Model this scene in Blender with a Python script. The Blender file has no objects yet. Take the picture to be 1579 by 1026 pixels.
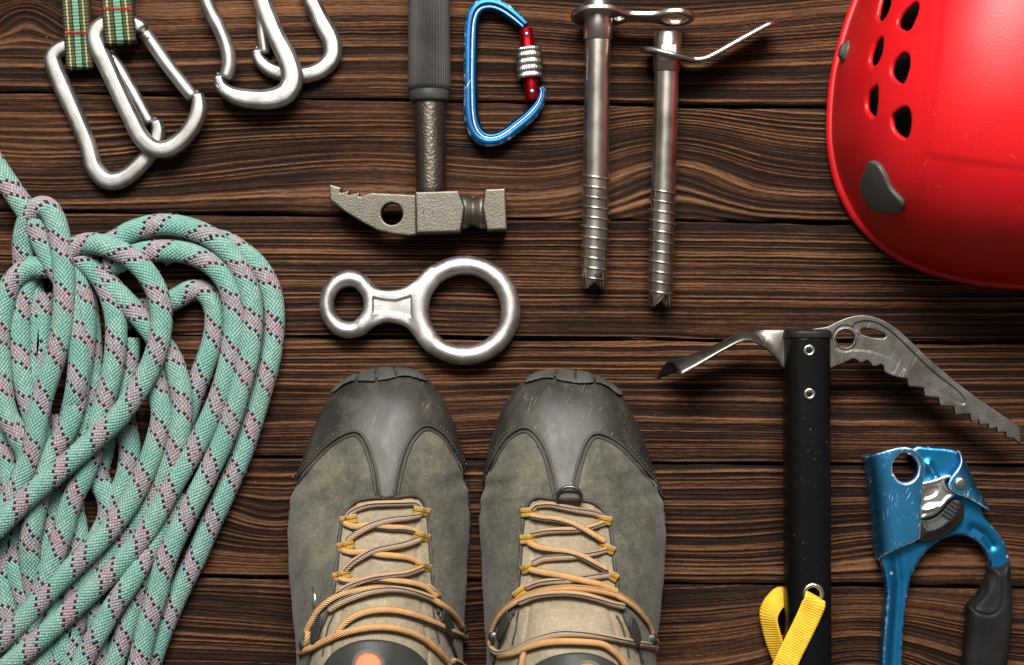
import bpy, math, random
import numpy as np
from mathutils import Matrix, Vector

# ---------------------------------------------------------------- units, camera, light
# lengths are worked out in "u": 1 u = S metres; the floor is z = 0, x to the right, y down the picture
S = 0.00036
CX, CY, H = 789.5, 513.0, 2600.0          # point of the floor under the camera, camera height (u)
sc = bpy.context.scene
cam_d = bpy.data.cameras.new("camera")
cam_d.sensor_width = 36.0
cam_d.lens = 36.0 * H / 1579.0
cam_d.clip_start = 0.01
cam_d.clip_end = 20.0
cam = bpy.data.objects.new("camera", cam_d)
cam.location = (0, 0, H * S)
sc.collection.objects.link(cam)
sc.camera = cam

world = bpy.data.worlds.new("World")
sc.world = world
world.use_nodes = True
bg = world.node_tree.nodes["Background"]
bg.inputs[0].default_value = (1.0, 0.90, 0.80, 1)
bg.inputs[1].default_value = 0.14

def area_light(name, loc, target, size, size_y, power, col):
    d = bpy.data.lights.new(name, 'AREA')
    d.shape = 'RECTANGLE'; d.size = size; d.size_y = size_y
    d.energy = power; d.color = col
    o = bpy.data.objects.new(name, d)
    o.location = loc
    o.rotation_euler = (Vector(target) - Vector(loc)).to_track_quat('-Z', 'Y').to_euler()
    sc.collection.objects.link(o)
    return o
area_light("window_light", (-0.02, 1.10, 1.38), (0, 0, 0), 1.10, 0.48, 72.0, (1.0, 0.96, 0.90))
area_light("overhead_softbox", (-0.10, 0.65, 1.70), (0, 0, 0), 1.2, 0.7, 5.0, (1.0, 0.96, 0.91))  # weak fill lamp added to brighten metal facing up; not a known source

vs = sc.view_settings
vs.view_transform = 'Standard'; vs.look = 'None'; vs.exposure = 0.0; vs.gamma = 1.0
vs.use_curve_mapping = False
sc.cycles.max_bounces = 6
sc.cycles.caustics_reflective = False
sc.cycles.caustics_refractive = False

rng = np.random.default_rng(7)
random.seed(7)

# ---------------------------------------------------------------- geometry helpers
def T(x, y, z):
    """floor position of the thing that stands at height z where the view line to floor point (x, y) passes"""
    k = 1.0 - z / H
    return CX + (x - CX) * k, CY + (y - CY) * k

def A(pts, z):
    return np.array([T(p[0], p[1], z) for p in pts], float)

def zc(pts, s, ox, oy):
    return [(p[0] / s + ox, p[1] / s + oy) for p in pts]

def spl(pts, n=8, closed=False):
    """Catmull-Rom through the points"""
    P = np.array(pts, float)
    m = len(P); out = []
    rngi = range(m) if closed else range(m - 1)
    for i in rngi:
        if closed:
            p0, p1, p2, p3 = P[(i - 1) % m], P[i], P[(i + 1) % m], P[(i + 2) % m]
        else:
            p1, p2 = P[i], P[i + 1]
            p0 = P[i - 1] if i > 0 else 2 * p1 - p2
            p3 = P[i + 2] if i + 2 < m else 2 * p2 - p1
        for t in np.linspace(0, 1, n, endpoint=False):
            out.append(0.5 * ((2 * p1) + (-p0 + p2) * t + (2 * p0 - 5 * p1 + 4 * p2 - p3) * t * t + (-p0 + 3 * p1 - 3 * p2 + p3) * t ** 3))
    if not closed:
        out.append(P[-1])
    return np.array(out)

def resample(P, step):
    P = np.asarray(P, float)
    d = np.r_[0, np.cumsum(np.linalg.norm(np.diff(P, axis=0), axis=1))]
    n = max(2, int(d[-1] / step) + 1)
    t = np.linspace(0, d[-1], n)
    return np.stack([np.interp(t, d, P[:, k]) for k in range(P.shape[1])], 1)

def _hash(i, seed):
    i = (i.astype(np.int64) * 374761393 + seed * 668265263) & 0x7fffffff
    i = ((i ^ (i >> 13)) * 1274126177) & 0x7fffffff
    return ((i ^ (i >> 16)) & 0xffff) / 65535.0

def n1(x, seed=0):
    x = np.asarray(x, float); i = np.floor(x); f = x - i; f = f * f * (3 - 2 * f)
    return _hash(i, seed) * (1 - f) + _hash(i + 1, seed) * f

def n2(x, y, seed=0):
    x = np.asarray(x, float); y = np.asarray(y, float)
    i = np.floor(x); j = np.floor(y); f = x - i; g = y - j
    f = f * f * (3 - 2 * f); g = g * g * (3 - 2 * g)
    h = lambda a, b: _hash(a + b * 57131, seed)
    return (h(i, j) * (1 - f) + h(i + 1, j) * f) * (1 - g) + (h(i, j + 1) * (1 - f) + h(i + 1, j + 1) * f) * g

COL = sc.collection
def empty(name, x, y, z=0.0):
    o = bpy.data.objects.new(name, None)
    o.empty_display_size = 0.02
    o.location = ((x - CX) * S, -(y - CY) * S, z * S)
    COL.objects.link(o)
    return o

def tag(o, label=None, cat=None, group=None, kind=None):
    if label: o["label"] = label
    if cat: o["category"] = cat
    if group: o["group"] = group
    if kind: o["kind"] = kind
    return o

def thing(name, x, y, label, cat, group=None):
    return tag(empty(name, x, y), label, cat, group)

def adopt(o, parent):
    o.parent = parent
    if parent.type == 'EMPTY':
        o.matrix_parent_inverse = Matrix.Translation(-parent.location)

def mk(name, V, F, mat, parent=None, uv=None, attrs=None, smooth=True):
    """one mesh object from vertices in u (y down the picture); F is an (m,k) array or list of arrays / lists"""
    V = np.asarray(V, float)
    W = np.empty_like(V)
    W[:, 0] = (V[:, 0] - CX) * S; W[:, 1] = -(V[:, 1] - CY) * S; W[:, 2] = V[:, 2] * S
    me = bpy.data.meshes.new(name)
    if isinstance(F, np.ndarray):
        F = F[:, ::-1]
        m, k = F.shape
        loops = F.reshape(-1).astype(np.int32)
        starts = np.arange(m, dtype=np.int32) * k
    else:
        F = [list(f)[::-1] for f in F]
        m = len(F)
        loops = np.array([i for f in F for i in f], np.int32)
        lens = np.array([len(f) for f in F], np.int32)
        starts = np.r_[0, np.cumsum(lens)[:-1]].astype(np.int32)
    me.vertices.add(len(W)); me.vertices.foreach_set("co", W.astype(np.float32).reshape(-1))
    me.loops.add(len(loops)); me.loops.foreach_set("vertex_index", loops)
    me.polygons.add(m); me.polygons.foreach_set("loop_start", starts)
    me.update(calc_edges=True)
    me.validate()
    me.polygons.foreach_set("use_smooth", np.full(len(me.polygons), bool(smooth)))
    if uv is not None:
        a = me.attributes.new("uvp", 'FLOAT_VECTOR', 'POINT')
        U = np.zeros((len(W), 3), np.float32); U[:, :np.shape(uv)[1]] = uv
        a.data.foreach_set("vector", U.reshape(-1))
    for kx, av in (attrs or {}).items():
        a = me.attributes.new(kx, 'FLOAT', 'POINT')
        a.data.foreach_set("value", np.asarray(av, np.float32))
    me.update()
    o = bpy.data.objects.new(name, me)
    if mat: me.materials.append(mat)
    COL.objects.link(o)
    if parent: adopt(o, parent)
    return o

# --- sweeps
def frames(P, closed=False):
    P = np.asarray(P, float)
    if closed:
        t = np.roll(P, -1, 0) - np.roll(P, 1, 0)
    else:
        t = np.gradient(P, axis=0)
    t /= np.linalg.norm(t, axis=1)[:, None] + 1e-12
    n = np.zeros_like(P)
    a = np.array([0, 0, 1.0]) if abs(t[0][2]) < 0.9 else np.array([1.0, 0, 0])
    v = np.cross(t[0], a); v /= np.linalg.norm(v); n[0] = v
    for i in range(1, len(P)):
        v = n[i - 1] - t[i] * np.dot(n[i - 1], t[i]); n[i] = v / (np.linalg.norm(v) + 1e-12)
    return t, n, np.cross(t, n)

def grid_faces(m, k, closed_u, closed_v):
    i = np.arange(m if closed_u else m - 1); j = np.arange(k if closed_v else k - 1)
    I, J = np.meshgrid(i, j, indexing='ij'); I = I.ravel(); J = J.ravel()
    I2 = (I + 1) % m; J2 = (J + 1) % k
    return np.stack([I * k + J, I * k + J2, I2 * k + J2, I2 * k + J], 1)

def sweep(P, N, B, sec, closed=False, caps=True):
    """sec: (k,2) or (m,k,2) section coordinates along N and B"""
    P = np.asarray(P, float); m = len(P)
    sec = np.asarray(sec, float)
    if sec.ndim == 2: sec = np.broadcast_to(sec, (m,) + sec.shape)
    k = sec.shape[1]
    V = P[:, None, :] + sec[:, :, 0:1] * N[:, None, :] + sec[:, :, 1:2] * B[:, None, :]
    V = V.reshape(-1, 3)
    F = grid_faces(m, k, closed, True)
    d = np.r_[0, np.cumsum(np.linalg.norm(np.diff(P, axis=0), axis=1))]
    uv = np.stack([np.repeat(d, k), np.tile(np.arange(k) / k, m)], 1)
    if caps and not closed:
        F = [list(f) for f in F] + [list(range(k))[::-1], list(range((m - 1) * k, m * k))]
    return V, F, uv

def super_sec(a, b, k=20, e=2.0):
    th = np.arange(k) / k * 2 * math.pi
    c, s = np.cos(th), np.sin(th)
    return np.stack([a * np.sign(c) * np.abs(c) ** (2 / e), b * np.sign(s) * np.abs(s) ** (2 / e)], 1)

def tube(P, r, k=16, closed=False, step=None, round_ends=False):
    P = np.asarray(P, float)
    if step: P = resample(P, step)
    r = np.broadcast_to(np.asarray(r, float), (len(P),)) if np.ndim(r) == 0 or len(np.atleast_1d(r)) == len(P) else np.interp(np.linspace(0, 1, len(P)), np.linspace(0, 1, len(r)), r)
    r = np.array(r)
    if round_ends:
        t0 = P[0] - P[1]; t0 /= np.linalg.norm(t0); t1 = P[-1] - P[-2]; t1 /= np.linalg.norm(t1)
        a = np.array([0.1, .55, .85]) ; off = np.sqrt(1 - a * a)
        P = np.vstack([P[0] + t0 * r[0] * off[:, None], P, (P[-1] + t1 * r[-1] * off[:, None])[::-1]])
        r = np.r_[r[0] * a, r, (r[-1] * a)[::-1]]
    t, n, b = frames(P, closed)
    sec = super_sec(1, 1, k)[None] * r[:, None, None]
    return sweep(P, n, b, sec, closed)

def flat_sweep(P, a, b, e=2.6, k=24, closed=False, tilt=0.0):
    """planar-ish path: a = half width in the floor plane, b = half height; a, b scalars or arrays"""
    P = np.asarray(P, float); m = len(P)
    t, _, _ = frames(P, closed)
    n = np.stack([-t[:, 1], t[:, 0], np.zeros(m)], 1); n /= np.linalg.norm(n, axis=1)[:, None] + 1e-9
    bb = np.cross(t, n)
    sec = np.stack([super_sec(1, 1, k, e)] * m) * np.stack([np.broadcast_to(a, (m,)), np.broadcast_to(b, (m,))], 1)[:, None, :]
    return sweep(P, n, bb, sec, closed)

def ribbon(P, Wd, w, t, k_w=8):
    """strap: path P, width direction Wd, width w, thickness t; uv = (length, across 0..1)"""
    P = np.asarray(P, float); m = len(P)
    tt, _, _ = frames(P)
    Wd = np.broadcast_to(np.asarray(Wd, float), (m, 3)).copy()
    Wd -= tt * np.sum(Wd * tt, 1)[:, None]; Wd /= np.linalg.norm(Wd, axis=1)[:, None]
    Nn = np.cross(tt, Wd)
    xs = np.linspace(-1, 1, k_w)
    edge = np.where(np.abs(xs) > .99, .55, 1.0)
    top = np.stack([xs * w / 2, edge * t / 2], 1); bot = np.stack([xs[::-1] * w / 2, -edge * t / 2], 1)
    sec = np.vstack([top, bot])
    V, F, uv = sweep(P, Wd, Nn, sec)
    uv[:, 1] = np.tile(np.r_[(xs + 1) / 2, (xs[::-1] + 1) / 2], m)
    return V, F, uv

def lathe(P0, P1, prof, k=32, rfun=None):
    """prof: list of (t 0..1 along P0-P1, radius)"""
    P0 = np.array(P0, float); P1 = np.array(P1, float)
    pr = np.array(prof, float)
    P = P0 + (P1 - P0) * pr[:, 0:1]
    ax = (P1 - P0) / np.linalg.norm(P1 - P0)
    a = np.array([0, 0, 1.0]) if abs(ax[2]) < .9 else np.array([1.0, 0, 0])
    n = np.cross(ax, a); n /= np.linalg.norm(n); b = np.cross(ax, n)
    th = np.arange(k) / k * 2 * math.pi
    rr = pr[:, 1:2] * (np.ones((1, k)) if rfun is None else rfun(th)[None])
    V = P[:, None] + rr[..., None] * (np.cos(th)[None, :, None] * n + np.sin(th)[None, :, None] * b)
    m = len(P)
    F = [list(f) for f in grid_faces(m, k, False, True)] + [list(range(k))[::-1], list(range((m - 1) * k, m * k))]
    uv = np.stack([np.repeat(pr[:, 0] * np.linalg.norm(P1 - P0), k), np.tile(np.arange(k) / k, m)], 1)
    return V.reshape(-1, 3), F, uv

# --- solids from distance fields
def nets(f, o, h):
    s = f < 0
    c = np.zeros(tuple(n - 1 for n in f.shape), np.int8)
    for a in (0, 1):
        for b in (0, 1):
            for d in (0, 1):
                c += s[a:a + c.shape[0], b:b + c.shape[1], d:d + c.shape[2]]
    mixed = (c > 0) & (c < 8)
    ci = np.argwhere(mixed)
    corners = np.array([(a, b, d) for a in (0, 1) for b in (0, 1) for d in (0, 1)])
    vals = np.stack([f[ci[:, 0] + a, ci[:, 1] + b, ci[:, 2] + d] for a, b, d in corners], 1).astype(float)
    acc = np.zeros((len(ci), 3)); cnt = np.zeros(len(ci))
    for i in range(8):
        for j in range(i + 1, 8):
            if np.abs(corners[i] - corners[j]).sum() != 1: continue
            m = (vals[:, i] < 0) != (vals[:, j] < 0)
            t = vals[m, i] / (vals[m, i] - vals[m, j])
            acc[m] += corners[i] + t[:, None] * (corners[j] - corners[i]); cnt[m] += 1
    V = (ci + acc / cnt[:, None]) * h + np.asarray(o, float)
    idx = np.full(c.shape, -1, np.int64); idx[mixed] = np.arange(len(ci))
    Q = []
    for ax in range(3):
        sa = np.moveaxis(s, ax, 0); ia = np.moveaxis(idx, ax, 0)
        e = sa[:-1, 1:-1, 1:-1] != sa[1:, 1:-1, 1:-1]
        w = np.argwhere(e); i, j, k = w[:, 0], w[:, 1] + 1, w[:, 2] + 1
        q = np.stack([ia[i, j - 1, k - 1], ia[i, j, k - 1], ia[i, j, k], ia[i, j - 1, k]], 1)
        flip = ~sa[i, j, k]
        if ax == 1: flip = ~flip
        q[flip] = q[flip][:, ::-1]
        Q.append(q)
    Q = np.vstack(Q)
    return V, Q[(Q >= 0).all(1)]

def axes(x0, x1, y0, y1, z0, z1, h):
    X = np.arange(x0, x1 + h, h, dtype=np.float32); Y = np.arange(y0, y1 + h, h, dtype=np.float32); Z = np.arange(z0, z1 + h, h, dtype=np.float32)
    return X[:, None, None], Y[None, :, None], Z[None, None, :]

def largest(V, F):
    lab = np.arange(len(V))
    while True:
        m = lab[F].min(1)
        new = lab.copy(); np.minimum.at(new, F.ravel(), np.repeat(m, F.shape[1])); new = new[new]
        if (new == lab).all(): break
        lab = new
    ids, cnt = np.unique(lab, return_counts=True)
    keep = lab == ids[cnt.argmax()]
    re = np.cumsum(keep) - 1
    return V[keep], re[F[keep[F].all(1)]]

def sdf_obj(name, f, ax, h, mat, parent=None, attrs=None, one=False):
    X, Y, Z = ax
    V, F = nets(np.ascontiguousarray(np.broadcast_to(f, (X.shape[0], Y.shape[1], Z.shape[2]))), (X[0, 0, 0], Y[0, 0, 0], Z[0, 0, 0]), h)
    if one: V, F = largest(V, F)
    return mk(name, V, F, mat, parent)

def polysd(poly, X, Y, holes=()):
    """signed distance to a polygon, negative inside; X, Y broadcastable 2D"""
    X, Y = np.broadcast_arrays(np.asarray(X, np.float32), np.asarray(Y, np.float32))
    d2 = np.full(X.shape, 1e18, np.float32); ins = np.zeros(X.shape, bool)
    P = np.asarray(poly, np.float32)
    for (ax_, ay), (bx, by) in zip(P, np.roll(P, -1, 0)):
        ex, ey = bx - ax_, by - ay; wx, wy = X - ax_, Y - ay
        t = np.clip((wx * ex + wy * ey) / (ex * ex + ey * ey + 1e-9), 0, 1)
        d2 = np.minimum(d2, (wx - ex * t) ** 2 + (wy - ey * t) ** 2)
        c = (ay > Y) != (by > Y)
        if abs(ey) > 1e-9:
            ins ^= c & (X < ax_ + (Y - ay) * ex / ey)
    d = np.sqrt(d2); d[ins] *= -1
    for hp in holes:
        d = np.maximum(d, -polysd(hp, X, Y))
    return d

def rbox2(d, q, r):
    """extrusion of 2D field d by slab field q with edge rounding r"""
    a = d + r; b = q + r
    return np.minimum(np.maximum(a, b), 0) + np.sqrt(np.maximum(a, 0) ** 2 + np.maximum(b, 0) ** 2) - r

def smin(a, b, k):
    hh = np.clip(0.5 + 0.5 * (b - a) / k, 0, 1)
    return b + (a - b) * hh - k * hh * (1 - hh)

def sstep(a, b, x):
    t = np.clip((x - a) / (b - a), 0, 1)
    return t * t * (3 - 2 * t)

def circle(cx, cy, rx, ry=None, n=32):
    ry = rx if ry is None else ry
    return [(cx + rx * math.cos(t), cy + ry * math.sin(t)) for t in np.arange(n) / n * 2 * math.pi]

def plate(name, poly, z0, z1, r, h, mat, parent, holes=()):
    poly = np.asarray(poly, float)
    x0, y0 = poly.min(0) - 3 * h; x1, y1 = poly.max(0) + 3 * h
    X, Y, Z = axes(x0, x1, y0, y1, z0 - 3 * h, z1 + 3 * h, h)
    d = polysd(poly, X[:, :, 0], Y[:, :, 0], holes)[:, :, None]
    return sdf_obj(name, rbox2(d, np.abs(Z - (z0 + z1) / 2) - (z1 - z0) / 2, r), (X, Y, Z), h, mat, parent)

# ---------------------------------------------------------------- materials
class NT:
    """tiny node-building helper"""
    def __init__(self, name):
        self.m = bpy.data.materials.new(name); self.m.use_nodes = True
        self.t = self.m.node_tree
        self.b = self.t.nodes["Principled BSDF"]
    def new(self, typ, **kw):
        n = self.t.nodes.new(typ)
        for k, v in kw.items(): setattr(n, k, v)
        return n
    def put(self, sock, v):
        if isinstance(v, Ex): self.t.links.new(v.s, sock)
        elif hasattr(v, "is_output"): self.t.links.new(v, sock)
        elif isinstance(v, (tuple, list)) and len(v) == 3 and sock.type == 'RGBA': sock.default_value = (*v, 1)
        else: sock.default_value = v
    def math(self, op, a, b=None, c=None):
        n = self.new("ShaderNodeMath", operation=op)
        for i, v in enumerate((a, b, c)):
            if v is not None: self.put(n.inputs[i], v)
        return Ex(self, n.outputs[0])
    def obj(self):
        return self.new("ShaderNodeTexCoord").outputs["Object"]
    def attr(self, nm, out="Vector"):
        return self.new("ShaderNodeAttribute", attribute_name=nm).outputs[out]
    def sep(self, v):
        n = self.new("ShaderNodeSeparateXYZ"); self.put(n.inputs[0], v)
        return [Ex(self, o) for o in n.outputs]
    def comb(self, x, y, z=0.0):
        n = self.new("ShaderNodeCombineXYZ")
        for i, v in enumerate((x, y, z)): self.put(n.inputs[i], v)
        return n.outputs[0]
    def mapv(self, v, scale):
        n = self.new("ShaderNodeMapping"); self.put(n.inputs[0], v); n.inputs["Scale"].default_value = scale
        return n.outputs[0]
    def noise(self, v, px, detail=3.0, rough=0.55, unit=S):
        n = self.new("ShaderNodeTexNoise"); self.put(n.inputs["Vector"], v)
        n.inputs["Scale"].default_value = 1.0 / (px * unit); n.inputs["Detail"].default_value = detail; n.inputs["Roughness"].default_value = rough
        return Ex(self, n.outputs[0])
    def voro(self, v, px, feature='F1', unit=S, out=0):
        n = self.new("ShaderNodeTexVoronoi", feature=feature); self.put(n.inputs["Vector"], v)
        n.inputs["Scale"].default_value = 1.0 / (px * unit)
        return Ex(self, n.outputs[out])
    def white(self, v):
        n = self.new("ShaderNodeTexWhiteNoise", noise_dimensions='3D'); self.put(n.inputs[0], v)
        return Ex(self, n.outputs[0])
    def ramp(self, f, stops, interp='LINEAR'):
        n = self.new("ShaderNodeValToRGB"); self.put(n.inputs[0], f)
        cr = n.color_ramp; cr.interpolation = interp
        while len(cr.elements) < len(stops): cr.elements.new(0.5)
        for e, (p, c) in zip(cr.elements, stops):
            e.position = p; e.color = (*c, 1) if isinstance(c, (tuple, list)) else (c, c, c, 1)
        return Ex(self, n.outputs[0])
    def mix(self, f, a, b, mode='MIX'):
        n = self.new("ShaderNodeMix", data_type='RGBA', blend_type=mode)
        self.put(n.inputs[0], f); self.put(n.inputs[6], a); self.put(n.inputs[7], b)
        return Ex(self, n.outputs[2])
    def rng(self, f, a, b, c=0.0, d=1.0):
        n = self.new("ShaderNodeMapRange"); self.put(n.inputs[0], f)
        for i, v in enumerate((a, b, c, d)): n.inputs[i + 1].default_value = v
        return Ex(self, n.outputs[0])
    def bump(self, hgt, dist_px, strength=1.0):
        n = self.new("ShaderNodeBump"); self.put(n.inputs["Height"], hgt)
        n.inputs["Distance"].default_value = dist_px * S; n.inputs["Strength"].default_value = strength
        if getattr(self, "_last", None): self.t.links.new(self._last, n.inputs["Normal"])
        self._last = n.outputs[0]
        self.t.links.new(n.outputs[0], self.b.inputs["Normal"])
    def point(self):
        return Ex(self, self.new("ShaderNodeNewGeometry").outputs["Pointiness"])
    def set(self, col=None, rough=None, metal=None, spec=None, **kw):
        for k, v in (("Base Color", col), ("Roughness", rough), ("Metallic", metal), ("Specular IOR Level", spec)):
            if v is not None: self.put(self.b.inputs[k], v)
        for k, v in kw.items(): self.put(self.b.inputs[k.replace("_", " ")], v)
        return self.m
    def scratches(self, v, px=60, width=0.02, dens=0.5, stretch=(1, .12, 1), seed=0.0):
        """thin scuffs: cell edges of stretched cells, kept where a noise is high"""
        al = 0.45 + seed if stretch[0] >= stretch[1] else 1.2 + seed
        mp = self.new("ShaderNodeMapping"); self.put(mp.inputs[0], v)
        mp.inputs["Rotation"].default_value = (0, 0, al); mp.inputs["Location"].default_value = (seed, seed * .7, 0)
        mp2 = self.new("ShaderNodeMapping"); self.put(mp2.inputs[0], mp.outputs[0]); mp2.inputs["Scale"].default_value = (1, .09, .09)
        nz = self.noise(mp2.outputs[0], px * .10, 2, .5)
        line = self.rng(nz, .615, .665)
        mask = self.rng(self.noise(v, px * 1.2, 4), 1.02 - dens, 1.16 - dens, 0.0, 1.0)
        return line * mask

class Ex:
    def __init__(self, nt, s): self.n = nt; self.s = s
    def __add__(self, o): return self.n.math('ADD', self, o)
    __radd__ = __add__
    def __mul__(self, o): return self.n.math('MULTIPLY', self, o)
    __rmul__ = __mul__
    def __sub__(self, o): return self.n.math('SUBTRACT', self, o)
    def __rsub__(self, o): return self.n.math('SUBTRACT', o, self)
    def __truediv__(self, o): return self.n.math('DIVIDE', self, o)
    def fn(self, op, b=None): return self.n.math(op, self, b)

def sr(r, g, b):
    f = lambda c: (c / 255 / 12.92) if c / 255 <= .04045 else ((c / 255 + .055) / 1.055) ** 2.4
    return (f(r), f(g), f(b))

def metal(name, col, rough, grain=6.0, grain_amt=0.12, scratch=0.25, bump=0.15, dirt=None, dirt_amt=0.3):
    n = NT(name); o = n.obj()
    nz = n.noise(o, grain * 6, 5, .6); fine = n.noise(o, grain * .35, 2)
    sc1 = n.scratches(o, 50, .02, scratch, (1, .2, 1)); sc2 = n.scratches(o, 36, .02, scratch, (.25, 1, 1), 1.3)
    sct = n.math('MAXIMUM', sc1, sc2)
    c = n.mix(n.rng(nz, .3, .75), tuple(x * .66 for x in col), tuple(x * 1.1 for x in col))
    if dirt: c = n.mix(n.rng(n.noise(o, grain * 9, 6, .65), .52, .72, 0, dirt_amt), c, dirt)
    c = n.mix(sct * .5, c, tuple(min(1, x * 1.35) for x in col))
    n.set(c, n.rng(nz, .25, .8, rough - grain_amt, rough + grain_amt), 1.0)
    n.bump(fine, bump); n.bump(sct, -.5, .6)
    return n.m

M = {}
M['alu'] = metal('cast_aluminium', (.41, .405, .39), .47, 6, .10, .50, .25, (.19, .18, .168), .45)
M['alu_gate'] = metal('gate_aluminium', (.45, .445, .43), .45, 6, .08, .25, .12)
M['eight'] = metal('satin_aluminium', (.60, .595, .585), .45, 4, .09, .45, .45, (.34, .33, .32), .4)
M['screw'] = metal('polished_steel', (  .56, .52, .47), .32, 8, .06, .25, .06, (.3, .26, .23), .25)
M['hanger'] = metal('hanger_steel', (.46, .43, .39), .34, 5, .08, .3, .4, (.2, .17, .14), .35)
M['knurl'] = metal('knurled_aluminium', (.66, .65, .62), .33, 4, .08, .25, .2, (.2, .18, .16), .4)
M['rivet'] = metal('rivet_steel', (.72, .70, .66), .28, 5, .08, .3, .3)
M['axe'] = metal('axe_steel', (.195, .186, .172), .45, 7, .08, .52, .22, (.10, .075, .055), .6)
M['cam'] = metal('chromed_cam', (.74, .73, .71), .34, 8, .05, .25, .1)

def hammered(name, col, px, depth, rough):
    n = NT(name); o = n.obj()
    nz = n.noise(o, px, 1, .4); big = n.noise(o, px * 12, 4)
    c = n.mix(n.rng(nz, .38, .62), tuple(x * .84 for x in col), col)
    c = n.mix(n.rng(big, .45, .7, 0, .5), c, tuple(x * 1.25 for x in (col[0] * .95, col[1], col[2] * 1.1)))
    p = n.rng(n.point(), .55, .62)
    c = n.mix(p * .6, c, (.4, .38, .34))
    n.set(c, rough, 1.0)
    n.bump(n.rng(nz, .35, .65), depth)
    return n.m
M['hammer_head'] = hammered('hammer_steel', (.155, .139, .115), 2.3, .13, .50)
M['hammer_shaft'] = hammered('hammer_shaft_paint', (.130, .113, .092), 4.0, .26, .42)

def rubber(name, col, rough=.6, px=8, amt=.3, bump=.3, spec=.25):
    n = NT(name); o = n.obj()
    nz = n.noise(o, px * 6, 5, .6); fine = n.noise(o, px * .3, 3)
    c = n.mix(n.rng(nz, .3, .75), tuple(x * (1 - amt) for x in col), tuple(x * (1 + amt) for x in col))
    n.set(c, n.rng(nz, .3, .7, rough - .08, rough + .1), 0.0, spec)
    n.bump(fine, bump)
    return n.m
M['grip'] = rubber('hammer_grip_rubber', (.034, .033, .030), .55, 10, .35, .4)
M['black_grip'] = rubber('handle_rubber', (.011, .011, .0115), .55, 12, .35, .3, .16)
M['black_plastic'] = rubber('black_plastic', (.012, .012, .0125), .45, 12, .3, .15, .2)
M['grey_plastic'] = rubber('grey_plastic', (.072, .070, .063), .42, 20, .18, .25)
M['foam'] = rubber('liner_foam', (.012, .012, .013), .8, 12, .3, .4)
M['dark_bore'] = rubber('dark_hole', (.004, .004, .004), .8)  # near-black colour for the shade inside the eyelets

def anodised(name, col, edges=True, wear=.45):
    n = NT(name); o = n.obj()
    nz = n.noise(o, 60, 4)
    s1 = n.scratches(o, 22, .05, wear, (1, .3, 1)); s2 = n.scratches(o, 16, .05, wear * .95, (.5, 1, 1), 2.1)
    chips = n.rng(n.noise(o, 5, 5, .7), .66, .71) * n.rng(n.noise(o, 60, 3), .45, .6)
    edge = n.rng(n.point() + n.noise(o, 9, 4) * .06, .548, .575)
    edge = n.math('MAXIMUM', edge, n.rng(Ex(n, n.attr('edge', 'Fac')) + n.noise(o, 7, 4) * .9 - .45, .86, 1.10))
    w = n.math('MAXIMUM', n.math('MAXIMUM', s1, s2), n.math('MAXIMUM', chips, edge) if edges else chips * .3)
    c = n.mix(n.rng(nz, .3, .7), tuple(x * .75 for x in col), col)
    c = n.mix(w * .85, c, (.62, .66, .68))
    n.set(c, .40 + w * .15, 1.0 - w * .15)
    n.bump(n.noise(o, 2.0, 2), .1); n.bump(w, -.4, .5)
    return n.m
M['blue'] = anodised('blue_anodised', (.020, .125, .31), True, .42)
M['blue2'] = anodised('blue_anodised_frame', (.028, .29, .62), wear=.40)
M['blue_cover'] = anodised('blue_anodised_cover', (.055, .32, .63), True, .50)
M['red_gate'] = anodised('red_anodised', (.50, .012, .022), False, wear=.12)

def m_helmet():
    n = NT('red_shell'); o = n.obj()
    nz = n.noise(o, 90, 4); sx = n.scratches(o, 40, .015, .40, (1, .35, 1)); sx2 = n.scratches(o, 26, .02, .36, (.4, 1, 1), .9)
    spots = n.rng(n.noise(o, 6, 6, .75), .60, .72) * n.rng(n.noise(o, 60, 3), .48, .62)
    w = n.math('MAXIMUM', n.math('MAXIMUM', sx, sx2) * .7, spots * .8)
    c = n.mix(n.rng(nz, .3, .7), (.52, .003, .007), (.60, .004, .009))
    c = n.mix(w * .6, c, (.80, .16, .15))
    n.set(c, .44 + w * .25, 0.0, .5, Coat_Weight=.0)
    n.bump(n.noise(o, 3.0, 2), .22); n.bump(w, -.4, .4)
    return n.m
M['helmet'] = m_helmet()

def m_black_paint():
    n = NT('black_shaft_paint'); o = n.obj()
    w = n.math('MAXIMUM', n.scratches(o, 34, .03, .30, (1, .25, 1)), n.rng(n.noise(o, 4.5, 5, .7), .65, .70) * n.rng(n.noise(o, 60, 3), .50, .62))
    c = n.mix(w * .75, (.0032, .0032, .0036), (.36, .36, .35))
    n.set(c, .36 + w * .3, 0.0, .18)
    n.bump(n.noise(o, 2.4, 3), .12); n.bump(w, -.3, .5)
    return n.m
M['black_paint'] = m_black_paint()

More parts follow.
